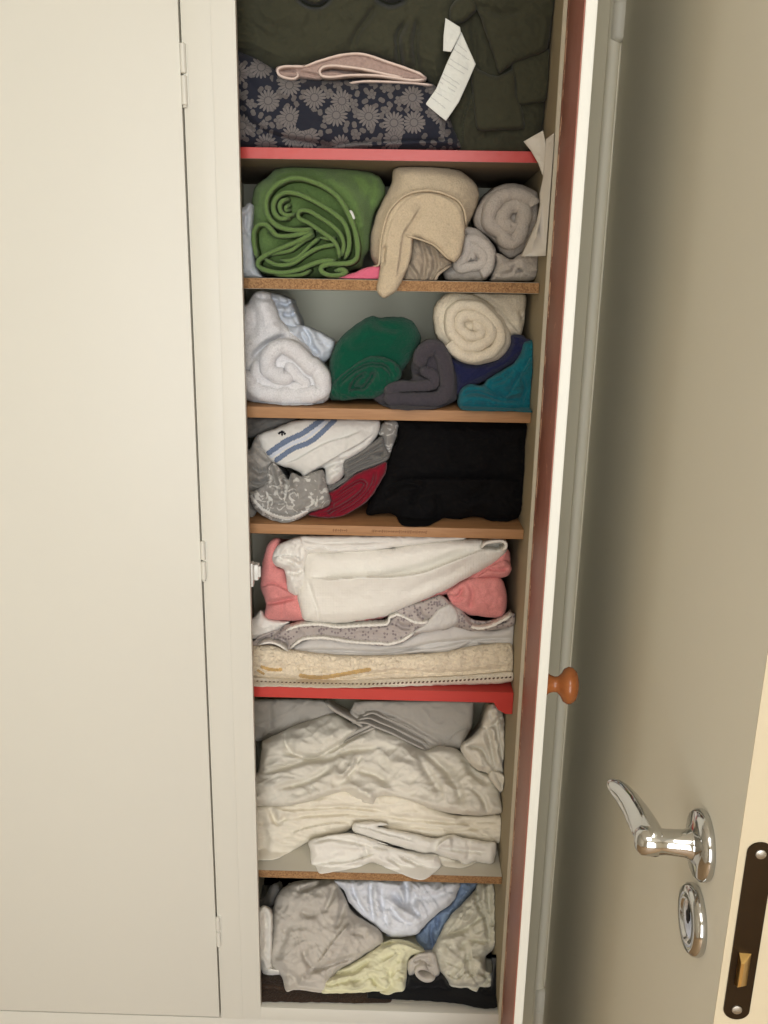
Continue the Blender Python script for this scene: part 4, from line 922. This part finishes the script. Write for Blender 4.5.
st.build('border_stitching', F_stitch, mt, 'brown stitched line')

sh = Buf()
sh.relief(tr(PX, [(288, 652), (304, 640), (322, 637), (345, 640), (394, 644), (402, 641), (424, 630), (456, 622), (493, 630), (514, 624), (517, 640), (512, 648), (486, 646), (462, 650), (445, 655), (424, 654), (384, 657), (340, 657), (310, 656)]), .092, .014, T=.3, nz=(.002, 24), sp=1.2, cr=[v(PX, [(300, 650), (340, 651), (394, 652), (430, 644), (470, 640), (514, 638)], .006, 2.), v(PX, [(384, 650), (424, 648), (462, 642)], .005, 2.), v(PX, [(462, 648), (474, 642), (486, 646)], .006, 2)], seed=51)
tag(sh.build('folded_sheet', F_sheetg), 'pale grey plain sheet folded between the bath mat and the lace edged cloth', 'sheet')
tag(Buf().relief(tr(E1, [(-10, 470), (45, 450), (85, 412), (112, 446), (160, 462), (232, 470), (190, 500), (120, 535), (60, 556), (-10, 560)]), .086, .014, T=.26, nz=(.003, 14), wr=(.004, -15, 30, 7), sp=1.15, seed=52).build('crumpled_cloth', F_whitec),
    'small greyish white cloth end below the pink blanket at the left', 'cloth')
pl_ = thing('lace_edged_cloth', 'grey printed cloth with white lace edging folded under the white waffle blanket', 'cloth', at(385, 645, .1))
lb = Buf()
lb.relief(tr(PX, [(240, 640), (254, 641), (258, 636), (276, 630), (288, 624), (305, 624), (322, 624), (338, 627), (362, 625), (387, 624), (396, 609), (408, 605), (423, 601), (440, 595), (450, 602), (460, 608), (470, 618), (486, 621), (509, 614), (515, 614), (514, 625), (494, 630), (470, 631), (456, 627), (444, 630), (424, 632), (412, 637), (401, 643), (384, 646), (369, 644.5), (345, 641), (322, 638), (304, 640), (291, 647), (289, 651), (280, 645), (262, 645), (246, 646)]), .076, .012, T=.28, nz=(.003, 12), wr=(.003, 5, 30, 7), sp=1.15, cr=[v(E1, [(60, 575), (130, 545), (210, 490)], .010, 3), v(E1, [(80, 590), (150, 570), (200, 560), (225, 610)], .010, 3), v(E1, [(230, 560), (330, 520), (500, 530), (640, 540), (740, 520)], .003, 5), v(E2, [(60, 470), (100, 500), (140, 500)], .006, 3), v(E2, [(430, 455), (480, 490), (560, 480), (640, 455)], .007, 3), v(E2, [(180, 400), (190, 440), (240, 470)], .007, 3)], seed=53)
lb.build('cloth_body', F_print, pl_)
lc = Buf()
lc.ribbon(tr(E1, [(205, 520), (250, 502), (300, 490), (390, 487), (480, 500), (600, 493), (728, 486), (742, 470), (745, 452), (775, 440)]) + tr(E2, [(62, 434), (100, 446), (150, 472), (200, 478), (232, 468)]), 2.6, .070, .02, seed=54, wob=.003, scallop=.3)
lc.ribbon(tr(E1, [(238, 608), (270, 580), (310, 560), (390, 555), (450, 560), (520, 572), (600, 580), (700, 584)]) + tr(E2, [(20, 588), (90, 570), (130, 545), (156, 524)]), 2.6, .070, .02, seed=55, wob=.003, scallop=.3)
lc.ribbon(tr(E2, [(440, 494), (480, 506), (540, 498), (600, 470), (640, 448), (655, 430)]), 2.8, .069, .02, seed=56, wob=.003, scallop=.3)
lc.ribbon(tr(E1, [(70, 590), (130, 578), (180, 592), (225, 622)]), 2.0, .070, .02, seed=57)
lc.build('lace_edge', F_lace, pl_, 'white lace edging')
Buf().relief(tr(E2, [(152, 522), (210, 480), (280, 402), (340, 378), (376, 420), (386, 460), (370, 488), (310, 508), (220, 522)]), .068, .008, T=.03, nz=(.002, 12), wr=(.0022, 110, 60, 3.2), sp=1.2, seed=58).build('turned_corner', F_sheetg, pl_, 'ribbed pale turned over corner')

pk = Buf()
pk.relief(tr(E1, [(84, 292), (90, 200), (110, 100), (150, 42), (185, 50), (165, 140), (170, 185), (205, 205), (230, 280), (290, 330), (310, 380), (380, 440), (560, 452), (768, 400)]) + tr(E2, [(200, 340), (330, 290), (420, 240), (500, 180), (600, 110), (636, 100), (652, 190), (640, 222), (600, 242), (628, 330), (625, 400), (602, 446), (500, 442), (430, 432), (372, 402), (340, 372), (322, 330), (200, 385), (110, 415), (0, 448)]) + tr(E1, [(600, 478), (500, 486), (310, 474), (240, 466), (150, 462), (108, 448), (112, 372), (96, 330)]),
    .084, .02, T=.28, nz=(.003, 20), cr=[s(E1, [(85, 300), (130, 280), (180, 290), (250, 330), (270, 345)], .006, 8), v(E1, [(110, 375), (160, 370), (260, 348)], .008, 2.6), v(E1, [(200, 370), (195, 410), (200, 450)], .002, 2), v(E2, [(330, 330), (360, 350), (400, 340), (390, 290)], .007, 2.6), v(E2, [(360, 370), (400, 352)], .005, 2.4), v(E2, [(440, 300), (460, 340), (450, 390)], .003, 4), v(E2, [(490, 240), (560, 236), (630, 232)], .012, 2.6), r(E2, [(500, 330), (590, 340)], .010, 14), v(E2, [(560, 190), (620, 196)], .006, 3)], seed=59)
pk.relief(tr(E2, [(322, 322), (350, 296), (390, 270), (450, 244), (520, 238), (596, 244), (630, 330), (626, 400), (602, 446), (500, 442), (430, 432), (372, 402), (340, 372)]), .070, .022, T=.08, nz=(.003, 14), cr=[v(E2, [(335, 335), (362, 345), (390, 330), (400, 300)], .007, 2.4), v(E2, [(350, 360), (385, 362), (410, 340)], .006, 2.2), v(E2, [(425, 270), (452, 310), (450, 360), (440, 400)], .004, 3)], seed=90)
pk.relief(tr(E2, [(470, 246), (490, 226), (560, 176), (620, 150), (652, 190), (642, 226), (600, 246), (540, 244)]), .076, .014, T=.06, nz=(.003, 12), cr=[v(E2, [(540, 200), (590, 204), (630, 196)], .006, 2.4)], seed=91)
tag(pk.build('folded_blanket', F_pink), 'salmon pink blanket folded beneath the white waffle blanket', 'blanket')
tag(Buf().relief(tr(E1, [(144, 136), (175, 80), (240, 46), (290, 36), (318, 90), (336, 110), (310, 200), (322, 262), (292, 312), (268, 336), (225, 312), (216, 250), (202, 202), (160, 182)]), .074, .014, T=.2, nz=(.003, 14), wr=(.004, 110, 30, 8), sp=1.15, cr=[v(E1, [(170, 140), (220, 150), (280, 180)], .005, 3), v(E1, [(220, 210), (270, 220), (300, 200)], .005, 3), s(E1, [(150, 140), (210, 130), (290, 140)], .004, 8)], seed=60, crump=(0.003, 14)).build('crumpled_cloth', F_whitec),
    'crumpled white cloth poking out left of the white waffle blanket', 'cloth')
tag(Buf().relief(tr(E1, [(272, 40), (300, 30), (500, 30), (768, 30)]) + tr(E2, [(200, 30), (420, 34), (400, 50), (200, 72), (0, 96)]) + tr(E1, [(640, 112), (520, 118), (440, 122), (390, 118), (340, 124), (302, 116), (284, 80)]), .078, .012, T=.28, nz=(.002, 16), wr=(.002, 8, 50, 6), sp=1.15, cr=[v(E1, [(300, 50), (400, 66), (560, 62), (768, 60)], .004, 2.5), s(E1, [(290, 70), (330, 96), (390, 84), (440, 100), (560, 96), (768, 84)], .003, 4)], seed=61).build('folded_sheet', F_whitec),
    'thin white folded sheet on the very top of the white waffle blanket', 'sheet')
wb = thing('waffle_blanket', 'big white waffle weave blanket folded askew on the pink blanket', 'blanket', at(395, 620, .09))
b = Buf()
b.relief(tr(E1, [(322, 112), (440, 112), (560, 104), (768, 92)]) + tr(E2, [(60, 88), (200, 66), (400, 46), (560, 48), (622, 54), (634, 88), (612, 130), (562, 170), (480, 216), (400, 260), (330, 300), (240, 342), (120, 392), (0, 442)]) + tr(E1, [(600, 462), (500, 476), (400, 472), (310, 461), (288, 400), (274, 340), (290, 280), (306, 220), (308, 150)]),
    .062, .02, T=.28, nz=(.003, 50), tilt=(0, .015), cr=[s(E1, [(330, 244), (450, 250), (560, 242), (680, 240)] + [((384+x/5.12-244)*5.12, y) for x, y in [(0, 240), (100, 232), (200, 215), (330, 166), (440, 124), (520, 92)]], .014, 20), v(E1, [(330, 262), (348, 330), (368, 390), (384, 464)], .0025, 1.6), v(E2, [(508, 82), (540, 76), (575, 84), (604, 74)], .022, 3.2), v(E2, [(0, 225), (120, 208), (250, 170), (400, 110)], .004, 4), r(E2, [(0, 150), (200, 120), (400, 80)], .003, 9), v(E2, [(100, 330), (300, 240), (450, 170)], .003, 7)], seed=62)
b.build('blanket_body', F_waffle, wb)
b = Buf(); b.ribbon(tr(E2, [(500, 92), (520, 72), (560, 62), (606, 60), (626, 74), (622, 96), (600, 106)]), 3.0, .0605, .03, seed=63)
b.build('rolled_edge', F_waffle, wb)

# ---------------------------------------------------------------- sixth shelf: bed sheets
fill('F')
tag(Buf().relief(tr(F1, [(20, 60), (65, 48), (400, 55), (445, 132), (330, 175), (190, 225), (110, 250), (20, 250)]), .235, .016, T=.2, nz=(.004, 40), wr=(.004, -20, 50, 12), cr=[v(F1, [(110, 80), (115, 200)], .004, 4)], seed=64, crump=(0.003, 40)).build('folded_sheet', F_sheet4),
    'white sheet, its colour greyed for shade, at the back left below the red shelf', 'sheet')
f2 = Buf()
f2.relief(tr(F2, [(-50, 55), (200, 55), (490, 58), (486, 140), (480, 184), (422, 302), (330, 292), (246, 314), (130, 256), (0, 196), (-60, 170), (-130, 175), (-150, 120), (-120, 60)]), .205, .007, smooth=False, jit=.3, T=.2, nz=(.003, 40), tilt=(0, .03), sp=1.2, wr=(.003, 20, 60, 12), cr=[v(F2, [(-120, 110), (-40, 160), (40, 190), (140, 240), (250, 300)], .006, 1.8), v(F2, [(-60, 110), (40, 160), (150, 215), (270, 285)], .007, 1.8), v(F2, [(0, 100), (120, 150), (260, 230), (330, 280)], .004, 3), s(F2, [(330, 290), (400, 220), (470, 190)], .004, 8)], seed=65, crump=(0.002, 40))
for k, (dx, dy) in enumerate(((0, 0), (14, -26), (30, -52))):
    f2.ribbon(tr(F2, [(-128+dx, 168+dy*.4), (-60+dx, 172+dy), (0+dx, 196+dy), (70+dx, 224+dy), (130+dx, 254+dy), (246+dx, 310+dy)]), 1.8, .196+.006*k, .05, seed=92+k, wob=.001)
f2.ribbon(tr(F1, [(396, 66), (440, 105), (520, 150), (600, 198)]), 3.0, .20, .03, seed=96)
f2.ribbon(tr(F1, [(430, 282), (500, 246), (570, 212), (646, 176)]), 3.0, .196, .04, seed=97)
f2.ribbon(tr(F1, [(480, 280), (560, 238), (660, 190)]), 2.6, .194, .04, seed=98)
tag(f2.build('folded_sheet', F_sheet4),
    'folded white sheet with layered edges, greyed for shade at the back under the red shelf', 'sheet')
kn = Buf()
kn.relief(tr(F2, [(424, 300), (440, 270), (500, 230), (535, 180), (560, 100), (592, 68), (640, 120), (662, 300), (700, 400), (700, 500), (662, 515), (624, 524), (582, 440), (500, 405), (446, 345)]), .118, .018, T=.2, nz=(.004, 16), wr=(.007, 65, 36, 8), cr=[v(F2, [(560, 200), (580, 300), (600, 400)], .010, 3), v(F2, [(600, 160), (630, 300), (650, 400)], .010, 3), v(F2, [(460, 290), (530, 300), (570, 380)], .010, 3), v(F2, [(540, 190), (590, 180), (640, 130)], .008, 3), s(F2, [(580, 430), (620, 440), (660, 430)], .008, 9), r(F2, [(450, 300), (510, 370), (580, 430)], .008, 4)], seed=66, crump=(0.005, 16))
kn.relief(tr(F2, [(566, 430), (590, 410), (640, 430), (690, 450), (690, 500), (650, 520), (620, 515), (584, 470)]), .100, .012, T=.06, nz=(.003, 9), cr=[v(F2, [(600, 430), (630, 470), (640, 510)], .006, 3)], seed=67)
tag(kn.build('knotted_sheet', F_sheet), 'bunched and knotted white sheet against the right inside wall above the ivory sheets', 'sheet')
ms = Buf()
ms.relief(tr(F1, [(10, 430), (50, 420), (70, 300), (78, 262), (190, 205), (330, 150), (440, 122), (530, 172), (600, 188), (665, 160)]) + tr(F2, [(0, 188), (130, 248), (240, 306), (330, 286), (430, 318), (500, 402), (582, 436), (622, 524), (645, 600), (636, 628), (520, 642), (380, 632), (260, 602), (120, 552), (0, 545)]) + tr(F1, [(640, 588), (560, 568), (480, 524), (300, 574), (200, 594), (50, 594), (10, 594)]),
    .086, .022, T=.26, tilt=(0, .13), nz=(.006, 34), wr=[(.004, 14, 80, 14), (.003, -28, 60, 12)], bulge=.008, sp=1.3,
    cr=[v(F1, [(200, 320), (330, 345), (440, 300), (560, 215), (640, 180)], .011, 3.4), v(F1, [(480, 280), (560, 230), (650, 180)], .010, 2.4), v(F1, [(110, 410), (200, 390), (300, 360), (400, 350), (520, 310), (640, 300)], .010, 4), r(F1, [(440, 400), (480, 440), (540, 380), (560, 350)], .011, 4), v(F1, [(500, 450), (540, 400), (570, 350)], .008, 3), v(F1, [(480, 520), (540, 560), (600, 560)], .006, 3), r(F1, [(470, 510), (520, 490), (600, 530), (660, 540)], .010, 4), r(F1, [(190, 585), (300, 550), (400, 520), (480, 505)], .009, 5), v(F1, [(150, 500), (260, 480), (360, 440), (420, 400)], .007, 4), v(F1, [(560, 410), (640, 430), (717, 470)], .007, 4), v(F2, [(130, 260), (250, 330), (340, 400), (420, 440)], .009, 5), v(F2, [(200, 330), (260, 430), (330, 540)], .007, 5), v(F2, [(330, 400), (400, 490), (430, 580)], .009, 5), r(F2, [(0, 500), (100, 540), (230, 570), (330, 600)], .010, 4), v(F2, [(430, 340), (500, 440), (560, 470)], .008, 4), r(F2, [(60, 350), (160, 400), (250, 470)], .006, 6), v(F2, [(480, 500), (540, 560), (560, 630)], .007, 4), r(F1, [(220, 290), (330, 260), (470, 220)], .008, 6), v(F1, [(190, 215), (195, 280), (230, 320)], .005, 3)], seed=68, crump=(0.0035, 44))
tag(ms.build('crumpled_sheet', F_sheet), 'large crumpled white sheet heaped in the middle of the sixth shelf', 'sheet')
iv = Buf()
iv.relief(tr(F1, [(10, 598), (50, 592), (200, 580), (330, 550), (480, 500), (560, 525), (640, 535), (717, 530)]) + tr(F2, [(120, 530), (260, 588), (380, 634), (520, 642), (645, 634), (700, 650), (700, 770), (602, 784), (500, 772), (400, 752), (290, 760), (180, 740), (60, 715), (0, 700)]) + tr(F1, [(600, 690), (540, 698), (500, 728), (320, 774), (250, 812), (150, 862), (60, 872), (10, 866)]),
    .094, .018, T=.3, tilt=(0, .05), zmin=zs('F'), nz=(.003, 30), wr=(.004, 4, 70, 7), sp=1.3,
    cr=[v(F1, [(190, 610), (320, 606), (500, 600), (717, 622)], .007, 2.4), v(F1, [(200, 660), (320, 640), (500, 632), (717, 650)], .005, 3), s(F1, [(210, 735), (330, 700), (450, 680), (540, 690)], .005, 7), v(F1, [(120, 620), (150, 680), (200, 640)], .008, 4), r(F1, [(130, 600), (170, 640), (160, 690)], .006, 5), v(F1, [(60, 650), (90, 760), (70, 850)], .004, 6), v(F2, [(0, 640), (200, 665), (420, 680), (600, 672)], .006, 3), v(F2, [(0, 690), (200, 700), (420, 715), (560, 700)], .005, 3), v(F2, [(420, 660), (500, 710), (580, 760)], .005, 4)], seed=69, crump=(0.003, 34))
tag(iv.build('folded_sheet', F_sheet2), 'ivory sheet folded wide, drooping to the board at the left of the sixth shelf', 'sheet')
fs = Buf()
fs.relief(tr(F1, [(540, 684), (620, 672), (717, 686)]) + tr(F2, [(0, 700), (80, 715), (180, 735), (290, 758), (372, 742), (450, 758), (560, 776), (606, 790), (592, 880), (545, 888), (500, 876), (450, 892), (400, 872), (320, 850), (282, 834), (230, 836), (100, 800), (0, 770)]) + tr(F1, [(640, 765), (540, 724)]),
    .078, .014, T=.3, tilt=(0, .03), nz=(.002, 20), sp=1.2, wr=(.002, 12, 50, 7), zmin=zs('F'), cr=[s(F1, [(545, 700), (620, 712), (717, 744), (850, 775)], .004, 6), s(F2, [(290, 830), (310, 790), (370, 745)], .008, 12), v(F2, [(300, 800), (420, 820), (560, 830)], .005, 3), v(F2, [(460, 780), (470, 830), (450, 870)], .003, 3), v(F2, [(380, 770), (390, 830)], .003, 3)], seed=70, crump=(0.003, 26))
tag(fs.build('folded_sheet', F_sheet3), 'white sheet folded in a tidy flat bundle above the lowest front sheet', 'sheet')
ff = Buf()
ff.relief(tr(F1, [(316, 772), (430, 742), (510, 732), (580, 745), (717, 792)]) + tr(F2, [(0, 784), (100, 812), (220, 845), (300, 850), (322, 900), (282, 940), (245, 966), (200, 971), (100, 934), (0, 892)]) + tr(F1, [(640, 882), (580, 902), (520, 917), (430, 932), (366, 940), (345, 900), (322, 890), (318, 830)]),
    .062, .014, T=.28, tilt=(0, .03), zmin=zs('F'), nz=(.003, 22), sp=1.2, wr=(.002, 5, 50, 9), cr=[v(F1, [(330, 780), (430, 762), (520, 770), (640, 800), (717, 812)], .004, 3), s(F1, [(340, 892), (420, 890), (520, 880), (620, 850), (660, 830)], .005, 8), v(F1, [(580, 860), (610, 840), (600, 810)], .005, 3), r(F1, [(640, 870), (717, 890), (800, 930), (880, 950)], .006, 4), v(F2, [(60, 860), (120, 900), (200, 930), (230, 950)], .007, 2.4), v(F2, [(120, 850), (200, 890), (260, 930)], .006, 2.6), r(F2, [(90, 860), (180, 905), (250, 940)], .004, 3)], seed=71, crump=(0.003, 26))
tag(ff.build('folded_sheet', F_sheet3), 'white folded sheet lying lowest and nearest the front edge of the sixth shelf', 'sheet')
tag(Buf().relief(tr(F2, [(310, 846), (400, 870), (455, 892), (520, 872), (600, 880), (560, 886), (500, 884), (468, 902), (420, 912), (340, 900), (318, 880)]), .088, .008, T=.2, zmin=zs('F'), nz=(.002, 9), wr=(.003, 20, 16, 5), sp=1.2, seed=72).build('crumpled_cloth', F_sheet),
    'small crumpled white cloth sticking out under the tidy flat bundle at right', 'cloth')

# ---------------------------------------------------------------- bottom compartment
fill('G')
Z_G = Z_FLOOR_C+.0012
tag(Buf().relief(tr(G1, [(20, 640), (80, 620), (200, 640), (420, 655), (620, 660), (768, 670), (768, 728), (400, 727), (60, 724), (20, 724)]), .040, .006, T=.38, zmin=Z_G, lift=.15, nz=(.002, 9), sp=1.3, seed=73, ymax=.44).build('floor_mat', F_brownd),
    'flat brown fibre mat lying on the bottom of the cupboard', 'mat')
tag(Buf().relief(tr(G2, [(-70, 700), (-40, 684), (60, 690), (120, 668), (150, 620), (165, 592), (200, 606), (240, 622), (300, 610), (340, 590), (400, 655), (480, 660), (530, 680), (560, 655), (608, 645), (622, 560), (640, 472), (672, 470), (676, 640), (650, 744), (600, 762), (540, 756), (440, 736), (300, 722), (100, 712), (0, 706)]), .032, .008, T=.34, zmin=Z_G+.0048, lift=.12, nz=(.004, 24), tilt=(0, .06), cr=[v(G2, [(150, 650), (300, 660), (480, 690), (580, 740)], .004, 4)], seed=74).build('folded_cloth', F_blk2),
    'black cloth spread on the bottom of the cupboard under the pale laundry', 'cloth')
tag(Buf().relief(tr(G1, [(40, 160), (76, 150), (110, 95), (140, 72), (160, 110), (140, 170), (112, 205), (70, 215), (40, 215)]), .15, .016, T=.2, nz=(.004, 10), wr=(.004, 100, 20, 6), seed=75).build('folded_cloth', F_dgreyc),
    'dark grey cloth scrap at the back left corner of the bottom compartment', 'cloth')
tag(Buf().relief(tr(G1, [(20, 215), (52, 205), (82, 193), (114, 225), (122, 300), (120, 400), (124, 520), (180, 540), (196, 570), (140, 576), (76, 572), (60, 545), (40, 500), (20, 480)]), .062, .016, T=.22, nz=(.003, 12), wr=(.003, 85, 40, 8), cr=[v(G1, [(80, 220), (90, 350), (80, 480)], .006, 4), s(G1, [(75, 555), (120, 540), (190, 552)], .005, 6)], seed=76, zmin=Z_G+.0075).build('folded_cloth', F_sheet3),
    'narrow white cloth upright against the left stile of the bottom compartment', 'cloth')
mv = Buf()
mv.relief(tr(G1, [(130, 195), (162, 120), (250, 62), (400, 52), (470, 62), (525, 160), (562, 230), (640, 282), (702, 322), (728, 362), (726, 404), (652, 452), (562, 512), (502, 542), (470, 580), (450, 640), (430, 674), (400, 672), (340, 668), (300, 662), (240, 657), (200, 668), (176, 592), (122, 542), (110, 470), (122, 350)]),
    .032, .024, T=.30, zmin=Z_G+.0075, tilt=(0, .10), nz=(.005, 26), wr=[(.0035, 60, 50, 12), (.002, -40, 30, 10)], bulge=.012, cr=[v(G1, [(270, 110), (340, 90), (400, 60)], .008, 3), v(G1, [(280, 220), (320, 245), (360, 240)], .006, 4), v(G1, [(400, 240), (440, 160), (460, 80)], .007, 4), v(G1, [(520, 170), (500, 250), (470, 330)], .007, 4), s(G1, [(370, 510), (450, 400), (540, 290)], .007, 12), v(G1, [(290, 430), (310, 490), (350, 540)], .006, 4), v(G1, [(560, 350), (600, 345), (640, 375)], .003, 3), v(G1, [(130, 500), (180, 400), (200, 300)], .006, 5), v(G1, [(330, 560), (440, 520), (560, 480)], .008, 3), v(G1, [(200, 560), (250, 600), (230, 650)], .005, 4)], seed=77, crump=(0.004, 44))
tag(mv.build('crumpled_sheet', F_mauve), 'mauve grey crumpled sheet filling the left of the bottom compartment', 'sheet')
bw = Buf()
bw.relief(tr(G1, [(450, 62), (520, 48), (768, 52)]) + tr(G2, [(60, 52), (200, 50), (300, 52), (432, 62), (434, 102), (392, 182), (312, 242), (232, 322), (200, 352), (130, 368), (80, 372), (30, 358)]) + tr(G1, [(768, 364), (720, 332), (622, 254), (545, 178), (512, 110)]),
    .098, .02, T=.2, tilt=(0, .09), nz=(.004, 26), wr=(.005, 50, 50, 10), sp=1.3, cr=[v(G2, [(130, 60), (150, 110), (140, 190), (108, 165), (80, 130)], .016, 5), v(G2, [(50, 190), (110, 260), (180, 300)], .006, 4), r(G2, [(160, 120), (120, 230), (170, 290)], .007, 5), v(G2, [(200, 110), (180, 200), (230, 260)], .006, 4), v(G1, [(560, 70), (580, 150), (640, 240)], .008, 3), v(G1, [(660, 70), (665, 180), (680, 270)], .008, 3), v(G1, [(720, 90), (730, 200), (760, 320)], .006, 4), v(G2, [(170, 160), (280, 150), (400, 110)], .004, 5)], seed=78, crump=(0.005, 26))
tag(bw.build('crumpled_sheet', F_bluew), 'bluish white crumpled sheet hanging in a bow at the top of the bottom compartment', 'sheet')
bl = Buf()
bl.relief(tr(G2, [(196, 360), (232, 326), (312, 246), (392, 186), (434, 104), (436, 64), (530, 68), (512, 120), (445, 194), (378, 276), (334, 370), (314, 432), (280, 452), (240, 444), (205, 395)]), .128, .014, T=.2, tilt=(0, .08), nz=(.004, 14), wr=(.006, 105, 36, 7), cr=[v(G2, [(290, 290), (280, 350), (290, 420)], .009, 3), v(G2, [(320, 250), (310, 330)], .009, 3)], sp=1.2, seed=79, crump=(0.004, 16))
bl.relief(tr(G2, [(55, 55), (130, 50), (205, 56), (190, 85), (150, 110), (140, 190), (100, 175), (90, 120)]), .190, .01, T=.12, nz=(.003, 9), sp=1.15, seed=80)
tag(bl.build('crumpled_cloth', F_sky), 'sky blue cloth crumpled behind the bluish white sheet', 'cloth')
ye = Buf()
ye.relief(tr(G1, [(395, 674), (400, 630), (425, 590), (450, 566), (502, 544), (562, 514), (652, 454), (720, 410), (768, 398)]) + tr(G2, [(0, 408), (60, 380), (110, 378), (200, 408), (246, 446), (220, 466), (175, 470), (152, 520), (146, 600), (130, 662), (80, 672), (50, 686), (0, 672)]) + tr(G1, [(740, 664), (600, 672), (450, 677)]),
    .030, .016, T=.25, tilt=(0, .10), nz=(.003, 20), wr=(.003, -20, 40, 9), sp=1.2, zmin=Z_G+.008, cr=[v(G1, [(360, 600), (450, 575), (560, 560), (650, 500)], .007, 3), v(G1, [(430, 640), (520, 610), (600, 600)], .005, 3), r(G1, [(330, 590), (400, 620), (500, 640), (600, 650)], .007, 5), v(G1, [(670, 590), (700, 630), (740, 660)], .008, 3), s(G2, [(0, 430), (100, 400), (200, 430), (240, 452)], .005, 8), v(G2, [(20, 520), (60, 580), (50, 660)], .005, 4), v(G2, [(145, 470), (140, 540), (100, 600)], .004, 4)], seed=81, crump=(0.005, 24))
tag(ye.build('crumpled_cloth', F_yell), 'pale yellow green cloth spilling forward in the bottom compartment', 'cloth')
gl = Buf()
gl.relief(tr(G2, [(152, 506), (180, 478), (220, 456), (292, 452), (314, 500), (326, 570), (300, 590), (268, 560), (240, 545), (210, 556), (190, 568), (160, 578)]), .060, .012, T=.16, zmin=Z_G+.006, nz=(.003, 10), wr=(.005, 110, 24, 6), sp=1.2, cr=[v(G2, [(180, 500), (230, 490), (280, 480)], .006, 3), v(G2, [(210, 540), (240, 510), (290, 520)], .006, 3)], seed=82)
gl.ribbon(tr(G2, [(300, 585), (292, 602), (262, 612), (228, 602), (202, 575), (205, 552), (236, 542), (266, 556)]), 4.4, .052, .03, seed=83, zmin=Z_G+.005)
tag(gl.build('crumpled_cloth', F_mauve), 'little greyish cloth with a looped hem between the yellow green cloth and the right heap', 'cloth')
gw = Buf()
gw.relief(tr(G2, [(285, 452), (320, 372), (372, 272), (445, 192), (520, 112), (545, 70), (650, 72), (670, 300), (650, 420), (620, 440), (582, 474), (584, 540), (616, 562), (612, 632), (575, 645), (548, 642), (530, 668), (480, 648), (400, 642), (360, 600), (330, 562), (304, 500)]),
    .044, .022, T=.28, tilt=(0, .10), zmin=Z_G+.0075, nz=(.005, 24), wr=[(.006, -60, 44, 11), (.003, 20, 30, 10)], bulge=.01, cr=[v(G2, [(360, 360), (420, 340), (500, 300), (560, 240)], .008, 4), v(G2, [(470, 500), (480, 470), (490, 500)], .008, 2.6), v(G2, [(540, 80), (540, 180), (590, 290), (600, 400)], .010, 4), v(G2, [(440, 430), (480, 380), (590, 390)], .007, 4), s(G2, [(350, 560), (420, 600), (480, 560), (540, 640)], .006, 9), v(G2, [(590, 80), (600, 200), (625, 300)], .008, 4), v(G2, [(560, 570), (590, 600), (560, 640)], .01, 3), r(G2, [(400, 440), (360, 500), (350, 560)], .006, 6)], seed=84, crump=(0.006, 26))
tag(gw.build('crumpled_sheet', F_greenw), 'greenish white crumpled sheet heaped at the right of the bottom compartment', 'sheet')

# ================================================================== light
def area(name, loc, target, sx, sy, energy, col=(1, .97, .92)):
    l = bpy.data.lights.new(name, 'AREA'); l.shape = 'RECTANGLE'; l.size = sx; l.size_y = sy; l.energy = energy; l.color = col
    o = bpy.data.objects.new(name, l); C.objects.link(o); o.location = loc
    o.rotation_euler = (Vector(target)-Vector(loc)).to_track_quat('-Z', 'Y').to_euler(); return o
area('window_daylight', ((WX0+WX1)/2, -3.55, (WZ0+WZ1)/2), ((WX0+WX1)/2-.1, 0, 1.5), 1.8, 2.1, 84, (.97, .985, 1))
area('added_overhead_fill', (.0, -1.9, 2.46), (.0, -1.5, 0), .9, 1.5, 25, (1, .985, .96))  # added fill from above, no lamp is known here
w = bpy.data.worlds.new('daylight'); bpy.context.scene.world = w; w.use_nodes = True
w.node_tree.nodes['Background'].inputs[0].default_value = (.97, .985, 1, 1); w.node_tree.nodes['Background'].inputs[1].default_value = .47
sc = bpy.context.scene
sc.view_settings.view_transform = 'Standard'; sc.view_settings.look = 'None'; sc.view_settings.gamma = 1; sc.view_settings.exposure = 0.0
try: sc.view_settings.use_curve_mapping = False
except Exception: pass
for o in bpy.data.objects:
    if '_o' in o: del o['_o']
